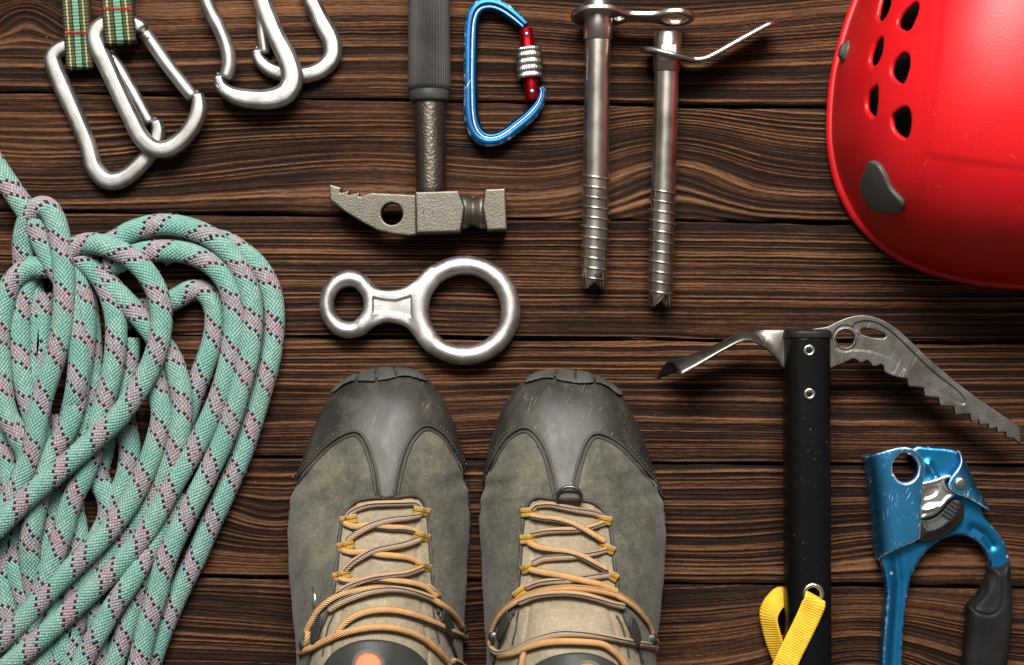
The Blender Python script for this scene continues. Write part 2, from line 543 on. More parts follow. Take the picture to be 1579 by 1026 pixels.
def m_wood():
    n = NT('brushed_pine')
    uv = n.attr("uvp"); g, x, pid = n.sep(uv)
    ring = Ex(n, n.attr("ring", "Fac")); tone = Ex(n, n.attr("tone", "Fac"))
    # streaks that follow the grain: coordinates (along, across the grain)
    streak = n.noise(n.comb(x * (1 / 70.0), g * (1 / 1.6), pid * 7.0), 1.0, 4, .6, unit=1)
    fib = n.noise(n.comb(x * (1 / 16.0), g * (1 / 1.1), pid * 3.0), 1.0, 3, .6, unit=1)
    patch = n.noise(n.comb(x * (1 / 130.0), g * (1 / 30.0), pid * 5.0), 1.0, 4, .55, unit=1)
    speck = n.noise(n.comb(x * (1 / 9.0), g * (1 / 2.4), pid), 1.0, 3, .6, unit=1)
    r = ring + (streak - .5) * .70 + (fib - .5) * .62 - .03
    ridge = n.ramp(patch, [(.30, sr(92, 70, 52)), (.52, sr(122, 88, 60)), (.74, sr(156, 106, 66))])
    c = n.ramp(r, [(.10, sr(30, 20, 15)), (.36, sr(62, 41, 28)), (.60, sr(102, 69, 47))])
    c = n.mix(n.rng(r, .48, .90), c, ridge)
    org = n.rng(speck + (patch - .5) * .5, .60, .72) * n.rng(r, .30, .5) * n.rng(r, .85, .6)
    c = n.mix(org * .6, c, sr(160, 84, 42))
    c = n.mix(tone, c, n.mix(1.0, c, (.42, .36, .33), 'MULTIPLY'))
    fb2 = n.noise(n.comb(x * (1 / 26.0), g * (1 / 1.5), pid * 9.0), 1.0, 2, .6, unit=1)
    c = n.mix(n.rng(fb2, .56, .70, 0, .75), c, sr(20, 13, 10))
    c = n.mix(n.rng(fb2, .42, .30, 0, .5), c, n.mix(1.0, c, (1.7, 1.6, 1.5), 'MULTIPLY'))
    dust = n.rng(n.noise(n.comb(x * (1 / 3.5), g * (1 / 3.0), pid), 1.0, 1, unit=1), .80, .83) * n.rng(n.noise(n.comb(x * .02, g * .02, pid), 1.0, 2, unit=1), .55, .6)
    c = n.mix(dust * .7, c, (.5, .47, .43))
    n.set(c, n.rng(r, .3, .8, .70, .52), 0.0, .10)
    n.bump(r, 1.7, .85)
    n.bump(fib, .7, .7); n.bump(fb2, -1.0, .6)
    return n.m
M['wood'] = m_wood()
M['base'] = rubber('dark_underfloor', (.010, .008, .007), .9)

def m_rope():
    n = NT('braided_rope')
    u, v, sid = n.sep(n.attr("uvp"))
    NB = 17.0; L = 7.0
    a = u / L + v * NB; b = u / L - v * NB
    fa, fb = a.fn('FLOOR'), b.fn('FLOOR')
    qa, qb = a - fa, b - fb
    uc = (fa + fb + 1.0) * (L / 2); vc = (fa - fb) * (1 / (2 * NB))
    ph = (uc / 78.0 - vc + sid * .37).fn('FRACT')
    rnd = n.white(n.comb(fa, fb, sid))
    pa = (fa * .5).fn('FRACT')            # 0 or .5
    in_band = ph.fn('LESS_THAN', .41)
    edge = n.math('MAXIMUM', ph.fn('LESS_THAN', .075), n.math('MULTIPLY', ph.fn('GREATER_THAN', .335), in_band))
    black = edge * pa.fn('GREATER_THAN', .25)
    pink = in_band * rnd.fn('GREATER_THAN', .74) * pa.fn('LESS_THAN', .25)
    o = n.obj()
    cloud = n.noise(o, 40, 4)
    mint = n.mix(n.rng(rnd, 0, 1, 0, .8), (.15, .335, .285), (.31, .465, .395))
    mint = n.mix(n.rng(cloud, .42, .66, 0, .5), mint, (.09, .31, .285))
    lav = n.mix(rnd, (.25, .225, .275), (.33, .37, .35))
    c = n.mix(in_band, mint, lav)
    c = n.mix(pink * .9, c, (.44, .17, .21))
    c = n.mix(black, c, (.014, .014, .018))
    dirt = n.rng(n.noise(o, 90, 5), .5, .75, 0, .22)
    c = n.mix(dirt, c, (.20, .19, .15))
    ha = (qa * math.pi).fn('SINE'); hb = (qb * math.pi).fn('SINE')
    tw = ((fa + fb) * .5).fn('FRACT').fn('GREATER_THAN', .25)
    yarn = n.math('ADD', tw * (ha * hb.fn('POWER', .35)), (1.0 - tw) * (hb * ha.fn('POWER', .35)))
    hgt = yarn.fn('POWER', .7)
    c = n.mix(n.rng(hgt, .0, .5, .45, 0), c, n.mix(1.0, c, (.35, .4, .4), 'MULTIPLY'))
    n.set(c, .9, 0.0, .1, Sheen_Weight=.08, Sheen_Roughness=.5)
    n.bump(hgt, 2.2, .9); n.bump(n.noise(o, 1.6, 2), .6, .5)
    return n.m
M['rope'] = m_rope()

def m_webbing():
    n = NT('striped_webbing')
    u, v, _ = n.sep(n.attr("uvp"))
    wv = v + ((u / 2.4).fn('SINE')) * .006
    olive, dk, gr, wh, nv, mt = sr(72, 67, 44), sr(48, 44, 30), sr(64, 78, 42), sr(164, 158, 134), sr(20, 21, 34), sr(100, 148, 122)
    st = [(0, dk), (.06, olive), (.16, wh), (.215, gr), (.31, olive), (.345, nv), (.385, mt), (.60, nv), (.64, gr), (.75, wh), (.80, olive), (.93, dk)]
    c = n.ramp(wv, st, 'CONSTANT')
    rib = ((u * (math.pi / 2.6)).fn('SINE') * .5 + .5)
    nz = n.noise(n.obj(), 9, 4)
    c = n.mix(n.rng(rib, 0, .6, .5, 0), c, n.mix(1.0, c, (.45, .45, .42), 'MULTIPLY'))
    c = n.mix(n.rng(nz, .4, .7, 0, .3), c, sr(80, 76, 60))
    n.set(c, .85, 0, .15); n.bump(rib, 1.4, .9)
    return n.m
M['webbing'] = m_webbing()

def m_cloth(name, col, col2, rib_px=2.6, depth=1.2):
    n = NT(name); u, v, _ = n.sep(n.attr("uvp"))
    rib = ((u * (math.pi / rib_px)).fn('SINE') * .5 + .5)
    nz = n.noise(n.obj(), 14, 4)
    c = n.mix(n.rng(nz, .35, .7), col, col2)
    c = n.mix(n.rng(rib, 0, .6, .3, 0), c, n.mix(1.0, c, (.6, .52, .4), 'MULTIPLY'))
    n.set(c, .8, 0, .2); n.bump(rib, depth, .9); n.bump(n.noise(n.obj(), 2, 2), .4, .5)
    return n.m
M['yellow_web'] = m_cloth('yellow_webbing', sr(222, 176, 44), sr(234, 190, 66), 1.9, .6)
M['red_stitch'] = m_cloth('red_thread', sr(200, 52, 54), sr(218, 74, 72), 1.6, 1.0)
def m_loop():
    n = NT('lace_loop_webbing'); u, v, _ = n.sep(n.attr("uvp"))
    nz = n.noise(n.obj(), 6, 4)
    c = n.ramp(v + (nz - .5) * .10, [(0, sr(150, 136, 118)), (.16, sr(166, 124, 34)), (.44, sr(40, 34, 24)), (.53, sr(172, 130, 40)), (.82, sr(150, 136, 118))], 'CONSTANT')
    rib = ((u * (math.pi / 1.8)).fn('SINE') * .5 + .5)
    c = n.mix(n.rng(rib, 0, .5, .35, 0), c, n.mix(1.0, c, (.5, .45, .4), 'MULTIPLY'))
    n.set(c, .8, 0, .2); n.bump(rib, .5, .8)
    return n.m
M['loop_web'] = m_loop()

def m_lace():
    n = NT('boot_lace')
    u, v, sid = n.sep(n.attr("uvp"))
    w = (v + ((u * .02 + sid * 2.1).fn('SINE')) * .07 + (sid * .5).fn('FRACT') * .40 - .28).fn('FRACT')
    orange, grey, blk = sr(208, 162, 108), sr(170, 157, 143), sr(24, 22, 28)
    c = n.ramp(w, [(0, orange), (.34, grey), (.51, blk), (.575, grey), (.64, orange)], 'CONSTANT')
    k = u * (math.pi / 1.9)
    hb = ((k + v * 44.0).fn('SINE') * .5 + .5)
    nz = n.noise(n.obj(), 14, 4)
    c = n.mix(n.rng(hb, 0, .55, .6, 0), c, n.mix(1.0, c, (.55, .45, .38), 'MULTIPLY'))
    c = n.mix(n.rng(nz, .45, .7, 0, .3), c, sr(150, 120, 90))
    n.set(c, .85, 0, .12); n.bump(hb, 1.3, .9)
    return n.m
M['lace'] = m_lace()

def m_nubuck(name, a, b, d, px=26, wear=.5):
    n = NT(name); o = n.obj()
    big = n.noise(o, px * 6, 6, .66); mid = n.noise(n.mapv(o, (1, .7, 1)), px * 2.4, 7, .7); fine = n.noise(o, 2.4, 4, .65)
    wr = n.noise(n.mapv(o, (.4, 1, 1)), px * .8, 5, .6)
    c = n.mix(n.rng(big, .38, .62), a, b)
    c = n.mix(n.rng(mid, .42, .70, 0, wear), c, d)
    scuff = n.rng(n.noise(n.mapv(o, (1, .5, 1)), px * .35, 6, .7), .54, .70, 0, .4)
    c = n.mix(scuff, c, tuple(min(1, x * 1.55) for x in b))
    dk = n.rng(n.noise(o, px * 3.6, 8, .72), .52, .74, 0, .62)
    c = n.mix(dk, c, tuple(x * .45 for x in a))
    c = n.mix(n.rng(fine, .35, .6, .42, 0), c, tuple(x * .4 for x in a))
    n.set(c, n.rng(mid, .3, .7, .72, .86), 0, .22, Sheen_Weight=.12)
    n.bump(fine, .7, .8); n.bump(wr, 5.0, .6); n.bump(mid, 2.0, .5)
    return n.m
M['leather'] = m_nubuck('boot_nubuck', sr(70, 69, 60), sr(108, 104, 91), sr(60, 63, 55), 15, .75)
M['tongue'] = m_nubuck('boot_tongue_nubuck', sr(138, 127, 106), sr(160, 148, 126), sr(116, 104, 84), 22, .55)

def m_toe():
    n = NT('toe_cap_leather'); o = n.obj()
    big = n.noise(o, 70, 6, .62); mid = n.noise(n.mapv(o, (1, .3, 1)), 24, 5, .6)
    cr = n.scratches(o, 26, .02, .52, (1, .3, 1))
    c = n.mix(n.rng(big, .32, .7), sr(29, 30, 29), sr(52, 50, 45))
    c = n.mix(n.rng(mid, .5, .75, 0, .6), c, sr(78, 74, 65))
    c = n.mix(cr * .55, c, sr(128, 120, 104))
    sf = n.rng(n.noise(o, 5, 7, .75), .55, .68) * n.rng(n.noise(o, 55, 4), .45, .62)
    c = n.mix(sf * .4, c, sr(116, 108, 92))
    n.set(c, n.rng(mid, .3, .7, .42, .58), 0, .42)
    n.bump(n.noise(o, 2.5, 3), .3, .6); n.bump(mid, 1.4, .35); n.bump(cr, -.6, .5)
    return n.m
M['toe'] = m_toe()
M['sole'] = rubber('sole_rubber', (.060, .060, .056), .62, 10, .4, .8)
M['piping'] = rubber('boot_piping', (.050, .047, .040), .5, 8, .3, .5)
M['stitch'] = rubber('stitch_thread', (.11, .10, .08), .8, 6)
M['patch'] = rubber('tongue_patch_rubber', (.030, .032, .030), .45, 12, .35, .3)
M['orange'] = rubber('orange_disc', (.78, .17, .07), .55, 14, .12, .2)
M['red_rub'] = rubber('red_tab', (.55, .03, .02), .6)
M['boot_hook'] = metal('boot_hook_metal', (.16, .155, .15), .40, 5, .1, .4, .3)

M['fuzz'] = rubber('rope_fibre', (.30, .44, .38), .9, 8)

# ---------------------------------------------------------------- the wooden floor
SEAMS = [(-225, -205), (-48, -22), (142, 173), (326, 350), (515, 530), (702, 720), (887, 908), (1075, 1098), (1262, 1285), (1450, 1470)]
X0, X1 = -330.0, 1920.0
# (x, y, sx, sy, amount): places where the grain is pushed aside
KNOTS = [(40, 8, 75, 50, 44), (1030, 245, 130, 90, 54), (1640, 40, 260, 90, 40), (425, 815, 95, 50, -30), (1330, 1010, 150, 90, 60),
         (1010, 40, 200, 60, -18), (560, 250, 240, 60, 26), (860, 640, 200, 60, 12), (90, 250, 200, 60, -20), (1450, 830, 220, 50, 26), (640, 960, 260, 60, -30)]
floor = mk("wood_floor", [(X0 - 20, -260, -26), (X1 + 20, -260, -26), (X1 + 20, 1500, -26), (X0 - 20, 1500, -26)], [[0, 1, 2, 3]], M['base'])
tag(floor, "dark brushed brown plank floor under all the gear", "floor", kind="structure")
del floor["category"]

def plank(idx):
    a, b = SEAMS[idx], SEAMS[idx + 1]
    inside = 1 <= idx <= 6
    nx = int((X1 - X0) / (4 if inside else 10)); ny = int(186 / (1.45 if inside else 3))
    xs = np.linspace(X0, X1, nx)
    t = np.linspace(0, 1, ny)
    seam = lambda s, x, sd: s[0] + (s[1] - s[0]) * x / 1579.0 + (n1(x / 55.0, sd) - .5) * 2.6 + (n1(x / 210.0, sd + 9) - .5) * 3
    top = seam(a, xs, idx * 3 + 1) + 2.0; bot = seam(b, xs, idx * 3 + 2) - 2.0
    Xg = np.broadcast_to(xs[:, None], (nx, ny)); Yg = top[:, None] + (bot - top)[:, None] * t[None]
    g = Yg + 13 * (n2(Xg / 620.0, Yg / 150.0, idx + 40) - .5) + 4.5 * (n2(Xg / 190.0, Yg / 60.0, idx + 60) - .5) + 1.3 * (n2(Xg / 45.0, Yg / 18.0, idx + 80) - .5)
    for (kx, ky, sx, sy, am) in KNOTS:
        if a[0] - 25 < ky < b[1] + 5:
            g = g + am * np.exp(-((Xg - kx) / sx) ** 2 - ((Yg - ky) / sy) ** 2)
    g = g + idx * 311.0
    per = {1: 6.6, 2: 7.8, 3: 5.6, 4: 5.4, 5: 6.6, 6: 6.2}.get(idx, 6.2)
    gw = g + 14 * (n1(g / 31.0, 5) - .5) + 5 * (n1(g / 11.0, 6) - .5)
    ph = gw / per
    prof = .5 + .5 * np.cos(2 * math.pi * ph)
    amp = .40 + .60 * n1(np.floor(ph + .5), 11 + idx)
    amp = amp * (.72 + .5 * n2(Xg / 130.0, np.floor(ph + .5) * 1.7, idx + 200))
    irr = .66 * n1(gw / 2.1, 21 + idx) + .34 * n1(gw / 5.2, 31 + idx)
    irr = sstep(.34, .86, irr)
    lay_ = sstep(.35, .65, n2(Xg / 350.0, g / 30.0, idx + 300))
    ring = np.clip((.30 + .25 * lay_) * prof ** 1.15 * amp * 1.25 + (.70 - .25 * lay_) * irr * (.66 + .4 * n2(Xg / 120.0, g / 4.0, idx + 400)) + .16 * (n2(Xg / 60.0, g / 4.0, idx + 100) - .5), 0, 1)
    flatp = sstep(.55, .75, n2(Xg / 300.0, g / 45.0, idx + 7))     # worn, closed-grain places
    ring = ring * (1 - .35 * flatp) + .24 * flatp
    edge = np.minimum((Yg - top[:, None]), (bot[:, None] - Yg))
    z = -3.2 + 3.2 * ring - 6.0 * np.exp(-edge / 1.8)
    tone = .60 * n2(Xg / 420.0, Yg / 90.0, idx + 31) + .25 * (n1(np.array(idx * 1.7), 3)) - .08
    for (kx, ky, sx, sy, am) in KNOTS[:1]:
        tone = tone + .9 * np.exp(-((Xg - kx) / 80) ** 2 - ((Yg - ky) / 50) ** 2)
    V = np.stack([Xg, Yg, z], 2).reshape(-1, 3)
    F = grid_faces(nx, ny, False, False)[:, ::-1]
    # skirts down the two long edges
    k = len(V); rows = []
    e0 = np.arange(nx) * ny; e1 = e0 + ny - 1
    d0 = V[e0].copy(); d0[:, 2] = -25; d1 = V[e1].copy(); d1[:, 2] = -25
    V2 = np.vstack([V, d0, d1])
    i = np.arange(nx - 1)
    F2 = np.vstack([F, np.stack([e0[i], e0[i + 1], k + i + 1, k + i], 1), np.stack([e1[i + 1], e1[i], k + nx + i, k + nx + i + 1], 1)])
    uv = np.stack([g.ravel(), Xg.ravel(), np.full(g.size, float(idx))], 1)
    uv = np.vstack([uv, uv[e0], uv[e1]])
    rg = np.r_[ring.ravel(), np.zeros(2 * nx)]; tn = np.r_[tone.ravel(), np.ones(2 * nx)]
    o = mk("plank", V2, F2, M['wood'], floor, uv=uv, attrs={"ring": rg, "tone": np.clip(tn, 0, 1)})
    o["label"] = "dark brushed floor plank with ridged grain"
for i in range(len(SEAMS) - 1):
    plank(i)

# ---------------------------------------------------------------- helpers for laying things down
def lay(pts, z):
    """list of picture points (x, y[, z]) -> floor-space path"""
    out = []
    for p in pts:
        zz = p[2] if len(p) > 2 else z
        x, y = T(p[0], p[1], zz); out.append((x, y, zz))
    return np.array(out)

def disc(name, x, y, z, r, hgt, mat, parent, k=20, dome=.35):
    prof = [(0, r), (.45, r), (.7, r * .94), (.9, r * .75), (1.0, r * dome)]
    return mk(name, *lathe((x, y, z), (x, y, z + hgt), prof, k)[:2], mat, parent)

# ---------------------------------------------------------------- rope
def build_rope():
    root = thing("climbing_rope", 200, 700, "mint green climbing rope with lavender flecked bands piled in loose coils at the left", "rope")
    R = 16.6
    # (level, points): level 0 lies on the floor, each level is one rope thickness higher
    L = [
     # lowest layer
     (0, [(46, 402), (50, 440), (62, 520), (60, 640), (40, 760), (14, 850), (-30, 930)]),
     (0, [(70, 450), (64, 520), (58, 580), (64, 650), (70, 720), (52, 800), (50, 890), (44, 960), (30, 1040)]),
     (0, [(128, 430), (138, 500), (142, 560), (140, 620), (122, 700), (112, 770), (120, 840), (112, 930), (112, 1000), (100, 1050)]),
     (0, [(200, 520), (196, 570), (190, 625), (199, 690), (194, 735), (180, 770), (160, 830), (140, 900), (150, 960), (150, 1050)]),
     (0, [(176, 600), (172, 650), (160, 694), (152, 735), (166, 772), (164, 805), (138, 860), (128, 930), (108, 985), (66, 1050)]),
     (0, [(-20, 640), (0, 680), (14, 722), (18, 800), (20, 860), (32, 905), (46, 950), (58, 1040)]),
     (0, [(-20, 800), (0, 860), (8, 920), (12, 965), (4, 1040)]),
     (0, [(-30, 560), (-14, 700), (-8, 800), (-24, 900)]),
     (0, [(96, 640), (92, 720), (90, 800), (84, 900), (78, 980), (70, 1050)]),
     # outermost loop, on the floor
     (0, [(250, 395), (300, 372), (340, 372), (368, 386), (396, 410), (415, 443), (422, 482), (420, 529), (412, 573), (399, 620), (377, 690), (351, 751), (324, 809), (300, 864), (277, 911), (257, 957), (238, 1008), (224, 1060)]),
     (0, [(222, 870), (212, 918), (192, 977), (175, 1026), (165, 1060)]),
     (0, [(185, 500), (208, 482), (250, 470), (272, 462), (292, 450), (310, 449), (326, 464), (332, 493), (326, 532), (312, 571), (297, 610), (286, 645), (268, 690), (250, 740), (210, 820), (160, 880)]),
     # second layer
     (1, [(112, 392, 22), (140, 384, 30), (172, 374), (203, 357), (242, 347), (281, 350), (316, 362), (344, 381), (366, 408), (382, 443), (389, 482), (386, 532), (375, 582), (361, 632), (348, 672), (322, 728), (300, 772), (277, 818), (255, 866), (241, 918), (226, 969), (212, 1030), (204, 1060)]),
     (1, [(165, 412), (187, 402), (218, 390), (257, 386), (296, 392), (327, 408), (348, 432), (359, 464), (361, 505), (355, 552), (343, 599), (326, 642), (304, 686), (275, 735), (249, 780), (222, 825), (187, 868), (148, 907), (109, 942), (66, 981), (23, 1018), (-20, 1050)]),
     (1, [(150, 415), (170, 440), (192, 464), (216, 490), (240, 520), (262, 548), (277, 590), (281, 632), (275, 680), (262, 722, 36), (240, 768, 24), (212, 806, 18), (176, 852, 17), (140, 905, 17), (110, 960, 17), (80, 1050, 17)]),
     (1, [(236, 560), (244, 600), (250, 640), (242, 679), (226, 724), (203, 770), (175, 809), (144, 844), (113, 875), (74, 914), (35, 957), (0, 989), (-40, 1025)]),
     (1, [(286, 760, 17), (262, 800, 18), (236, 838, 28), (203, 895), (176, 934), (156, 969), (134, 1008), (118, 1050)]),
     (1, [(100, 405), (120, 440), (130, 475), (131, 520), (126, 570), (116, 625), (100, 668), (80, 702), (60, 770), (50, 815), (47, 850, 34), (52, 905, 22), (60, 960, 17), (66, 1050, 17)]),
     (1, [(75, 412), (46, 414), (20, 434), (6, 470), (-1, 520), (2, 580), (10, 635), (28, 672), (42, 705, 36), (40, 760, 22), (24, 815, 17), (-10, 880, 17)]),
     (.4, [(60, 400), (42, 440), (32, 500), (33, 550), (40, 600), (54, 650), (62, 700, 20), (66, 760, 17)]),
     (1, [(112, 395), (140, 412), (164, 445), (178, 490), (178, 545), (170, 590), (158, 632), (145, 690), (128, 735), (117, 757), (105, 790), (97, 821), (86, 852), (74, 883), (58, 925, 36), (40, 975, 28), (14, 1020, 20), (-20, 1060, 17)]),
     # top layer
     (2, [(38, 415, 30), (36, 370, 40), (48, 330, 52), (70, 320, 58), (86, 344, 58), (95, 390, 60), (99, 450, 62), (95, 510, 62), (82, 560, 60), (66, 610, 55), (57, 650, 54), (50, 690, 52), (38, 725, 50), (20, 762, 50), (0, 800, 50), (-30, 840, 50)]),
     (1.3, [(-40, 200), (-12, 246), (12, 282), (32, 312), (50, 342), (66, 377), (84, 412), (108, 450), (118, 500), (122, 550), (118, 600), (110, 640, 34), (100, 690, 22), (88, 740, 17), (80, 800, 17), (70, 860, 17)]),
     (2, [(92, 400, 40), (108, 386, 48), (135, 375, 54), (168, 380), (203, 398), (228, 423), (244, 455), (249, 492), (243, 535), (228, 575), (206, 612), (180, 646), (150, 674), (120, 701), (86, 731), (51, 760), (19, 790), (-10, 818), (-50, 850)]),
    ]
    hv = []
    for si, (lev, pts) in enumerate(L):
        z0 = R + lev * R * 1.5
        P = lay([p if len(p) > 2 else (p[0], p[1], z0) for p in pts], z0)
        P = resample(spl(P, 10), 3.0)
        wob = np.stack([n1(np.arange(len(P)) / 30.0, si) - .5, n1(np.arange(len(P)) / 30.0, si + 50) - .5], 1) * 1.6
        P[:, :2] += wob
        V, F, uv = tube(P, R, 26)
        th = uv[:, 1]
        # loose fibres standing off the sheath
        nh = int(len(P) * 2.2)
        ids = rng.integers(0, len(V), nh)
        base = V[ids]; cen = P[ids // 26]
        nr = (base - cen) / R
        dirn = nr * .8 + rng.normal(0, .55, (nh, 3)); dirn /= np.linalg.norm(dirn, axis=1)[:, None]
        ln = rng.uniform(1.5, 4.2, nh)[:, None]
        side = np.cross(dirn, rng.normal(0, 1, (nh, 3))); side /= np.linalg.norm(side, axis=1)[:, None]
        hv.append(np.stack([base - side * .22, base + side * .22, base + dirn * ln], 1))
        uv = np.stack([uv[:, 0] + si * 37.0, uv[:, 1] + .0, np.full(len(uv), float(si))], 1)
        # the last column of the section closes on v = 0: give it its own vertices so that the weave runs through
        m = len(P); k = 26
        Vg = V.reshape(m, k, 3); Vg = np.concatenate([Vg, Vg[:, :1]], 1)
        ug = uv.reshape(m, k, 3); last = ug[:, :1].copy(); last[:, :, 1] += 1.0; ug = np.concatenate([ug, last], 1)
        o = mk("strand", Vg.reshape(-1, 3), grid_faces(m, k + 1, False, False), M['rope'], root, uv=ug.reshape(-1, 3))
    HV = np.vstack(hv).reshape(-1, 3)
    tag(mk("fuzz", HV, np.arange(len(HV)).reshape(-1, 3), M['fuzz'], root), kind='stuff')
build_rope()

# ---------------------------------------------------------------- silver carabiners and slings
FORGED = [(1, -.38), (1, .38), (.62, .93), (.3, 1.0), (-.3, 1.0), (-.62, .93), (-1, .38), (-1, -.38), (-.62, -.93), (.62, -.93)]
def carabiner(label, body, widths, gate, z, gate_r, group, mat='alu', b=None, gate_mat='alu_gate', bent=False, nose_r=None, e=3.3):
    P = resample(spl(lay(body, z), 10), 2.5)
    c = P[:, :2].mean(0)
    root = thing("carabiner", c[0], c[1], label, "carabiner", group)
    a = np.interp(np.linspace(0, 1, len(P)), np.linspace(0, 1, len(widths)), widths) * 1.18
    hb = np.full(len(P), b if b else 11.0)
    taper = np.clip(np.arange(len(P)) / 3.0, .35, 1) * np.clip(np.arange(len(P))[::-1] / 3.0, .35, 1)
    t, _, _ = frames(P); m = len(P)
    n_ = np.stack([-t[:, 1], t[:, 0], np.zeros(m)], 1); n_ /= np.linalg.norm(n_, axis=1)[:, None] + 1e-9
    q = []
    for (x, y), (x2, y2) in zip(FORGED, FORGED[1:] + FORGED[:1]):        # crisp forged edges
        for f_ in (.07, .5, .93): q.append((x + (x2 - x) * f_, y + (y2 - y) * f_))
    sec = np.array(q)[None] * np.stack([a * taper, hb * taper], 1)[:, None, :]
    V, F, uv = sweep(P, n_, np.cross(t, n_), sec)
    mk("body", V, F, M[mat], root)
    G = resample(spl(lay(gate, z), 8), 2.5)
    gate_r = gate_r * 1.12
    rr = np.full(len(G), gate_r); rr[-1] *= .8; rr[-2] *= .95
    V, F, uv = tube(G, rr, 22)
    g = mk("gate", V, F, M[gate_mat], root)
    t = (G[3] - G[0]) / np.linalg.norm(G[3] - G[0])
    p = G[0] + t * gate_r * .9
    mk("rivet", *lathe((p[0], p[1], z - gate_r - 1.2), (p[0], p[1], z + gate_r + 1.6), [(0, 2.2), (.03, 3.4), (.97, 3.4), (1, 2.2)], 14)[:2], M['rivet'], g)
    return root

K = 2.924
carabiner("silver carabiner lying lowest, its gate under the other carabiner, on the left striped sling",
          zc([(520, 262), (485, 228), (420, 205), (340, 205), (275, 222), (240, 262), (252, 320), (300, 430), (352, 545), (398, 660), (425, 755), (480, 812), (555, 806), (640, 738), (692, 668), (714, 592), (698, 530)], K, 0, 0),
          [9, 9.5, 10, 10, 11, 12, 11.5, 11, 11, 11, 11.5, 12, 11.5, 11, 10.5, 9.5, 7], zc([(500, 250), (590, 400), (678, 560)], K, 0, 0), 12, 8.5, "silver carabiners at the top left")
carabiner("silver straight-gate carabiner on the right striped sling, lying across another carabiner",
          zc([(655, 150), (620, 118), (540, 100), (460, 118), (430, 165), (448, 225), (490, 315), (540, 425), (590, 530), (640, 625), (700, 672), (765, 668), (835, 615), (885, 540), (898, 475), (888, 408)], K, 0, 0),
          [10, 11, 11, 11.5, 12, 11.5, 11, 11, 11, 11.5, 11.5, 11, 11, 11, 10, 7], zc([(655, 150), (760, 300), (872, 442)], K, 0, 0), 31, 9.5, "silver carabiners at the top left")
carabiner("silver bent-gate carabiner with hooked nose, cut by the top edge of the picture",
          [(312, -30), (325, -55), (352, -68), (382, -55), (398, -22), (408, 12), (426, 56), (444, 92), (451, 122), (440, 144), (416, 153), (388, 153), (360, 147), (342, 134), (336, 112)],
          [10, 11, 12, 12, 12, 12, 12, 12, 13, 14, 14, 13, 12, 9, 6], [(312, -30), (321, 10), (338, 44), (350, 75), (353, 100), (348, 122)], 30, 10.0, "silver carabiners at the top left")
carabiner("silver carabiner mostly hidden under the bent-gate one, beside the hammer handle",
          [(402, -10), (408, -45), (436, -62), (462, -48), (474, -20), (482, 4), (496, 34), (511, 63), (512, 88), (496, 107), (470, 116), (442, 115), (416, 107), (400, 92), (396, 72)],
          [9, 10, 11, 11, 11, 11, 11, 12, 12, 11.5, 11, 11, 10, 9, 6], [(402, -10), (404, 40), (408, 84)], 11, 8.0, "silver carabiners at the top left")

def sling(label, xa, xb, y_end, z, w, stitch_y):
    (x0, y0), (x1, y1) = xa, xb
    ux, uy = (x1 - x0) / (y1 - y0), 1.0
    Pl = []
    top, bot = z + 14, max(z - 14, 2.2)
    for y in np.linspace(-90, y_end - 10, 30): Pl.append((x0 + (y - y0) * ux, y, top + 1.5 * math.sin(y / 17.0)))
    for t in np.linspace(-1.4, 1.4, 10):
        y = y_end - 10 + 10 * math.cos(t); Pl.append((x0 + (y - y0) * ux, y, (top + bot) / 2 - (top - bot) / 2 * math.sin(t)))
    for y in np.linspace(y_end - 10, -90, 20): Pl.append((x0 + (y - y0) * ux + 3, y, bot))
    P = resample(spl(lay(Pl, z), 3), 2.5)
    root = thing("webbing_sling", P[0][0], P[0][1], label, "sling", "striped webbing slings")
    mk("strap", *ribbon(P, (1, -ux, 0), w, 3.4, 12)[:2], M['webbing'], root, uv=ribbon(P, (1, -ux, 0), w, 3.4, 12)[2])
    sx = x0 + (stitch_y - y0) * ux
    Q = lay([(sx - w * .42 + i * w * .84 / 40, stitch_y + (2.4 if i % 2 else -2.4), top + 1.5 * math.sin(stitch_y / 17.0) + 2.3) for i in range(41)], top)
    V, F, uv = tube(Q, 1.5, 8)
    mk("stitching", V, F, M['red_stitch'], root, uv=uv)
sling("green striped webbing sling at the far left, holding the lowest silver carabiner", (116, 0), (123, 100), 107, 15, 42, 51)
sling("green striped webbing sling nearer the bent-gate carabiner, red stitch near the picture top", (180, 0), (186, 65), 69, 33, 48, 14)

